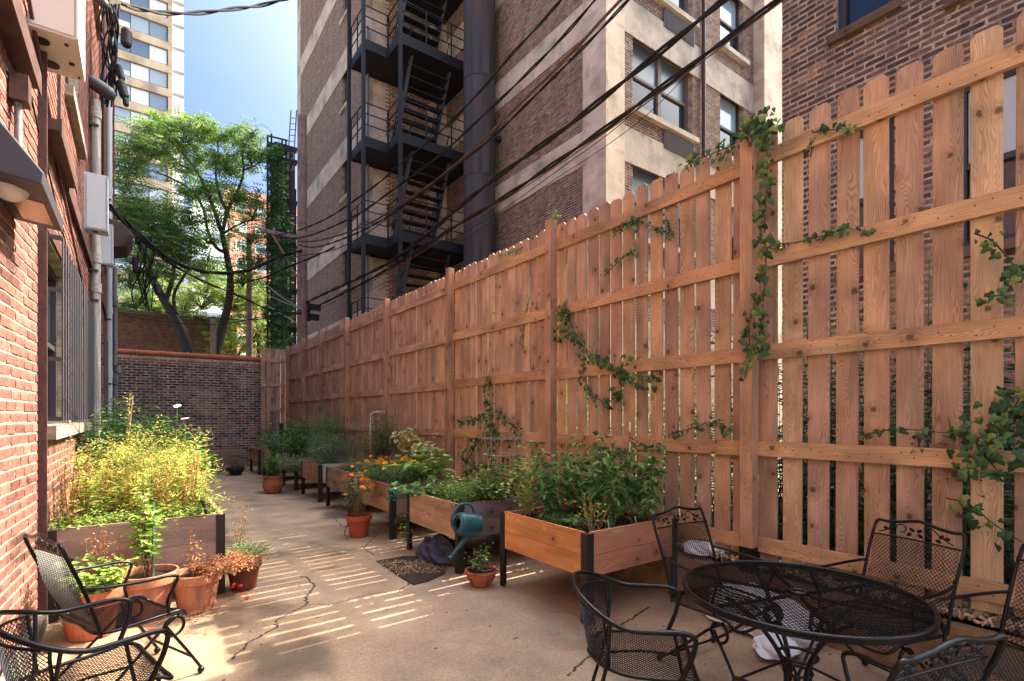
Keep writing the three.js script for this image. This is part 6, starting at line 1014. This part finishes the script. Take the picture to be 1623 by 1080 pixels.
{
  reseed(501);
  tree('slender locust tree on the left whose trunk leans left behind the end wall', [[[[303, 570], [285, 520], [262, 480], [240, 440], [225, 400], [205, 350]], 0.25, 0.07], [[[262, 480], [275, 430], [270, 380], [268, 330]], 0.11, 0.04], [[[245, 450], [228, 430], [205, 415], [190, 400]], 0.09, 0.03], [[[285, 520], [275, 470], [290, 440], [300, 425]], 0.09, 0.03]], 0,
    { z: 22.3, size: 1.25, cols: ['#4a6636', '#5d7b3e', '#71904a', '#8aa558'], spots: [[215, 230, 34, 12, 30], [205, 260, 26, 14, 26], [235, 200, 22, 9, 16], [225, 345, 44, 24, 80], [260, 375, 40, 28, 80], [205, 330, 22, 20, 36], [285, 395, 30, 20, 40], [220, 400, 30, 20, 30], [300, 340, 24, 16, 26], [245, 430, 34, 18, 34], [205, 440, 18, 22, 24], [205, 290, 22, 18, 22]] });
  tree('taller locust tree in the middle with branches spreading against the sky', [[[[342, 566], [352, 520], [362, 480], [365, 440], [358, 400], [352, 370]], 0.21, 0.11], [[[352, 372], [338, 330], [322, 290], [305, 262], [285, 240], [268, 220]], 0.10, 0.03], [[[358, 400], [345, 395], [330, 370], [322, 330], [300, 300], [270, 282], [240, 270]], 0.09, 0.025], [[[352, 370], [362, 330], [378, 300], [386, 270], [384, 240], [398, 215]], 0.09, 0.025], [[[363, 345], [345, 300], [342, 270], [345, 230], [330, 205]], 0.07, 0.02], [[[386, 270], [404, 262], [422, 250]], 0.04, 0.015], [[[352, 372], [370, 360], [395, 350], [410, 350]], 0.05, 0.02]], 0,
    { z: 23.4, size: 1.22, cols: ['#4c6a38', '#63823f', '#7b984b', '#99ae5c'], spots: [[262, 196, 24, 12, 26], [300, 192, 22, 12, 24], [245, 240, 32, 12, 34], [290, 225, 30, 14, 36], [330, 205, 24, 10, 22], [355, 215, 22, 10, 20], [385, 225, 18, 12, 18], [398, 250, 20, 14, 22], [340, 250, 30, 13, 28], [300, 260, 30, 14, 32], [365, 265, 26, 16, 26], [412, 235, 12, 14, 10], [330, 300, 30, 16, 26], [375, 310, 30, 18, 30], [400, 330, 22, 20, 26], [345, 340, 26, 16, 22], [395, 370, 26, 18, 26], [400, 205, 14, 8, 8], [330, 375, 24, 14, 18], [405, 410, 20, 16, 22], [320, 425, 30, 16, 30], [385, 440, 24, 18, 28], [300, 300, 26, 16, 22], [270, 330, 22, 16, 20]] });
  tree('bright yellow-green sunlit tree low behind the end wall on the right', [[[[408, 590], [410, 540], [405, 500]], 0.12, 0.05], [[[372, 570], [395, 540], [425, 520], [450, 505]], 0.06, 0.02]], 0, { z: 26, size: 1.2, cols: ['#879c42', '#9bb04e', '#76883a', '#adbc60'], spots: [[370, 470, 36, 30, 60], [400, 520, 36, 30, 70], [345, 520, 30, 26, 44], [430, 545, 26, 24, 36], [320, 470, 30, 26, 40], [360, 550, 50, 20, 60], [290, 480, 30, 22, 40], [395, 470, 36, 26, 50], [330, 440, 34, 22, 40], [420, 480, 24, 24, 30]] });
  tree('bright green distant tree showing between the left trunk and the tower', [[[[235, 560], [232, 520], [236, 480]], 0.12, 0.05]], 0, { z: 29, size: 1.3, cols: ['#66843c', '#7c9a4a', '#557038', '#90a858'], spots: [[230, 490, 36, 20, 46], [275, 500, 34, 20, 40], [205, 500, 20, 20, 22], [255, 450, 40, 24, 40], [215, 530, 30, 16, 44], [285, 530, 34, 20, 40], [225, 470, 34, 18, 44], [265, 485, 34, 18, 40]] });
  // ivy-clad stair tower with a rusty ladder in front of the far end of the banded building
  const b = thing('ivy_stair_tower', 'dark rear stair tower overgrown with green ivy beyond the fence corner', 'stair tower'); reseed(511);
  const zz = 23.5, c = (x, y, d = 0) => atZ(x, y, zz + d);
  for (const [x, y0, y1] of [[424, 215, 560], [430, 212, 560], [447, 222, 560], [453, 224, 560], [460, 240, 560], [468, 300, 560]]) { const g = new GB(); g.bar(c(x, y0), c(x, y1), 0.07); g.build('column', MAT.iron, b); }
  for (const y of [215, 235, 300, 370, 440, 500]) { const g = new GB(); g.bar(c(423, y), c(456, y + 8), 0.06); g.bar(c(423, y + 14), c(470, y + 24), 0.10, 0.25); g.build('landing', MAT.iron, b); }
  for (const x of [461, 470]) { const g = new GB(); g.bar(c(x - 6, 270), c(x, 175), 0.05); g.build('ladder_rail', MAT.cableGrey, b); } for (let k = 0; k < 10; k++) { const g = new GB(), t = k / 10; g.bar(c(lerp(455, 461, t), lerp(270, 178, t)), c(lerp(464, 470, t), lerp(270, 178, t)), 0.03); g.build('rung', MAT.cableGrey, b); }
  { const g = new GB(); const p = c(448, 560, 1), q = c(448, 235, 1); g.bar(p, q, 0.9, 0.9); g.build('brick_shaft', std('#3a2f2b', 0.9), b); }
  const im = new THREE.InstancedMesh(leafSprig, new THREE.MeshPhysicalMaterial({ color: '#ffffff', roughness: 0.8, transmission: 0.3, thickness: 0 }), 2600); im.name = 'ivy'; for (let i = 0; i < 2600; i++) { const y = R(232, 560), w = y < 340 ? 10 : 20, x = (y < 340 ? 438 : 442) + R(-w, w); im.setMatrixAt(i, M4.compose(c(x, y, R(-0.5, 0.3)), Q4.setFromEuler(E4.set(R(-1, 1), R(0, 6), R(-1, 1))), V(1, 1, 1).multiplyScalar(R(0.6, 1.1)))); im.setColorAt(i, tint(pick(['#3a6a2c', '#2c5424', '#4a7d34', '#233f22']), 0.15)); } b.add(stuff(im));
}

renderer.render(scene, camera);
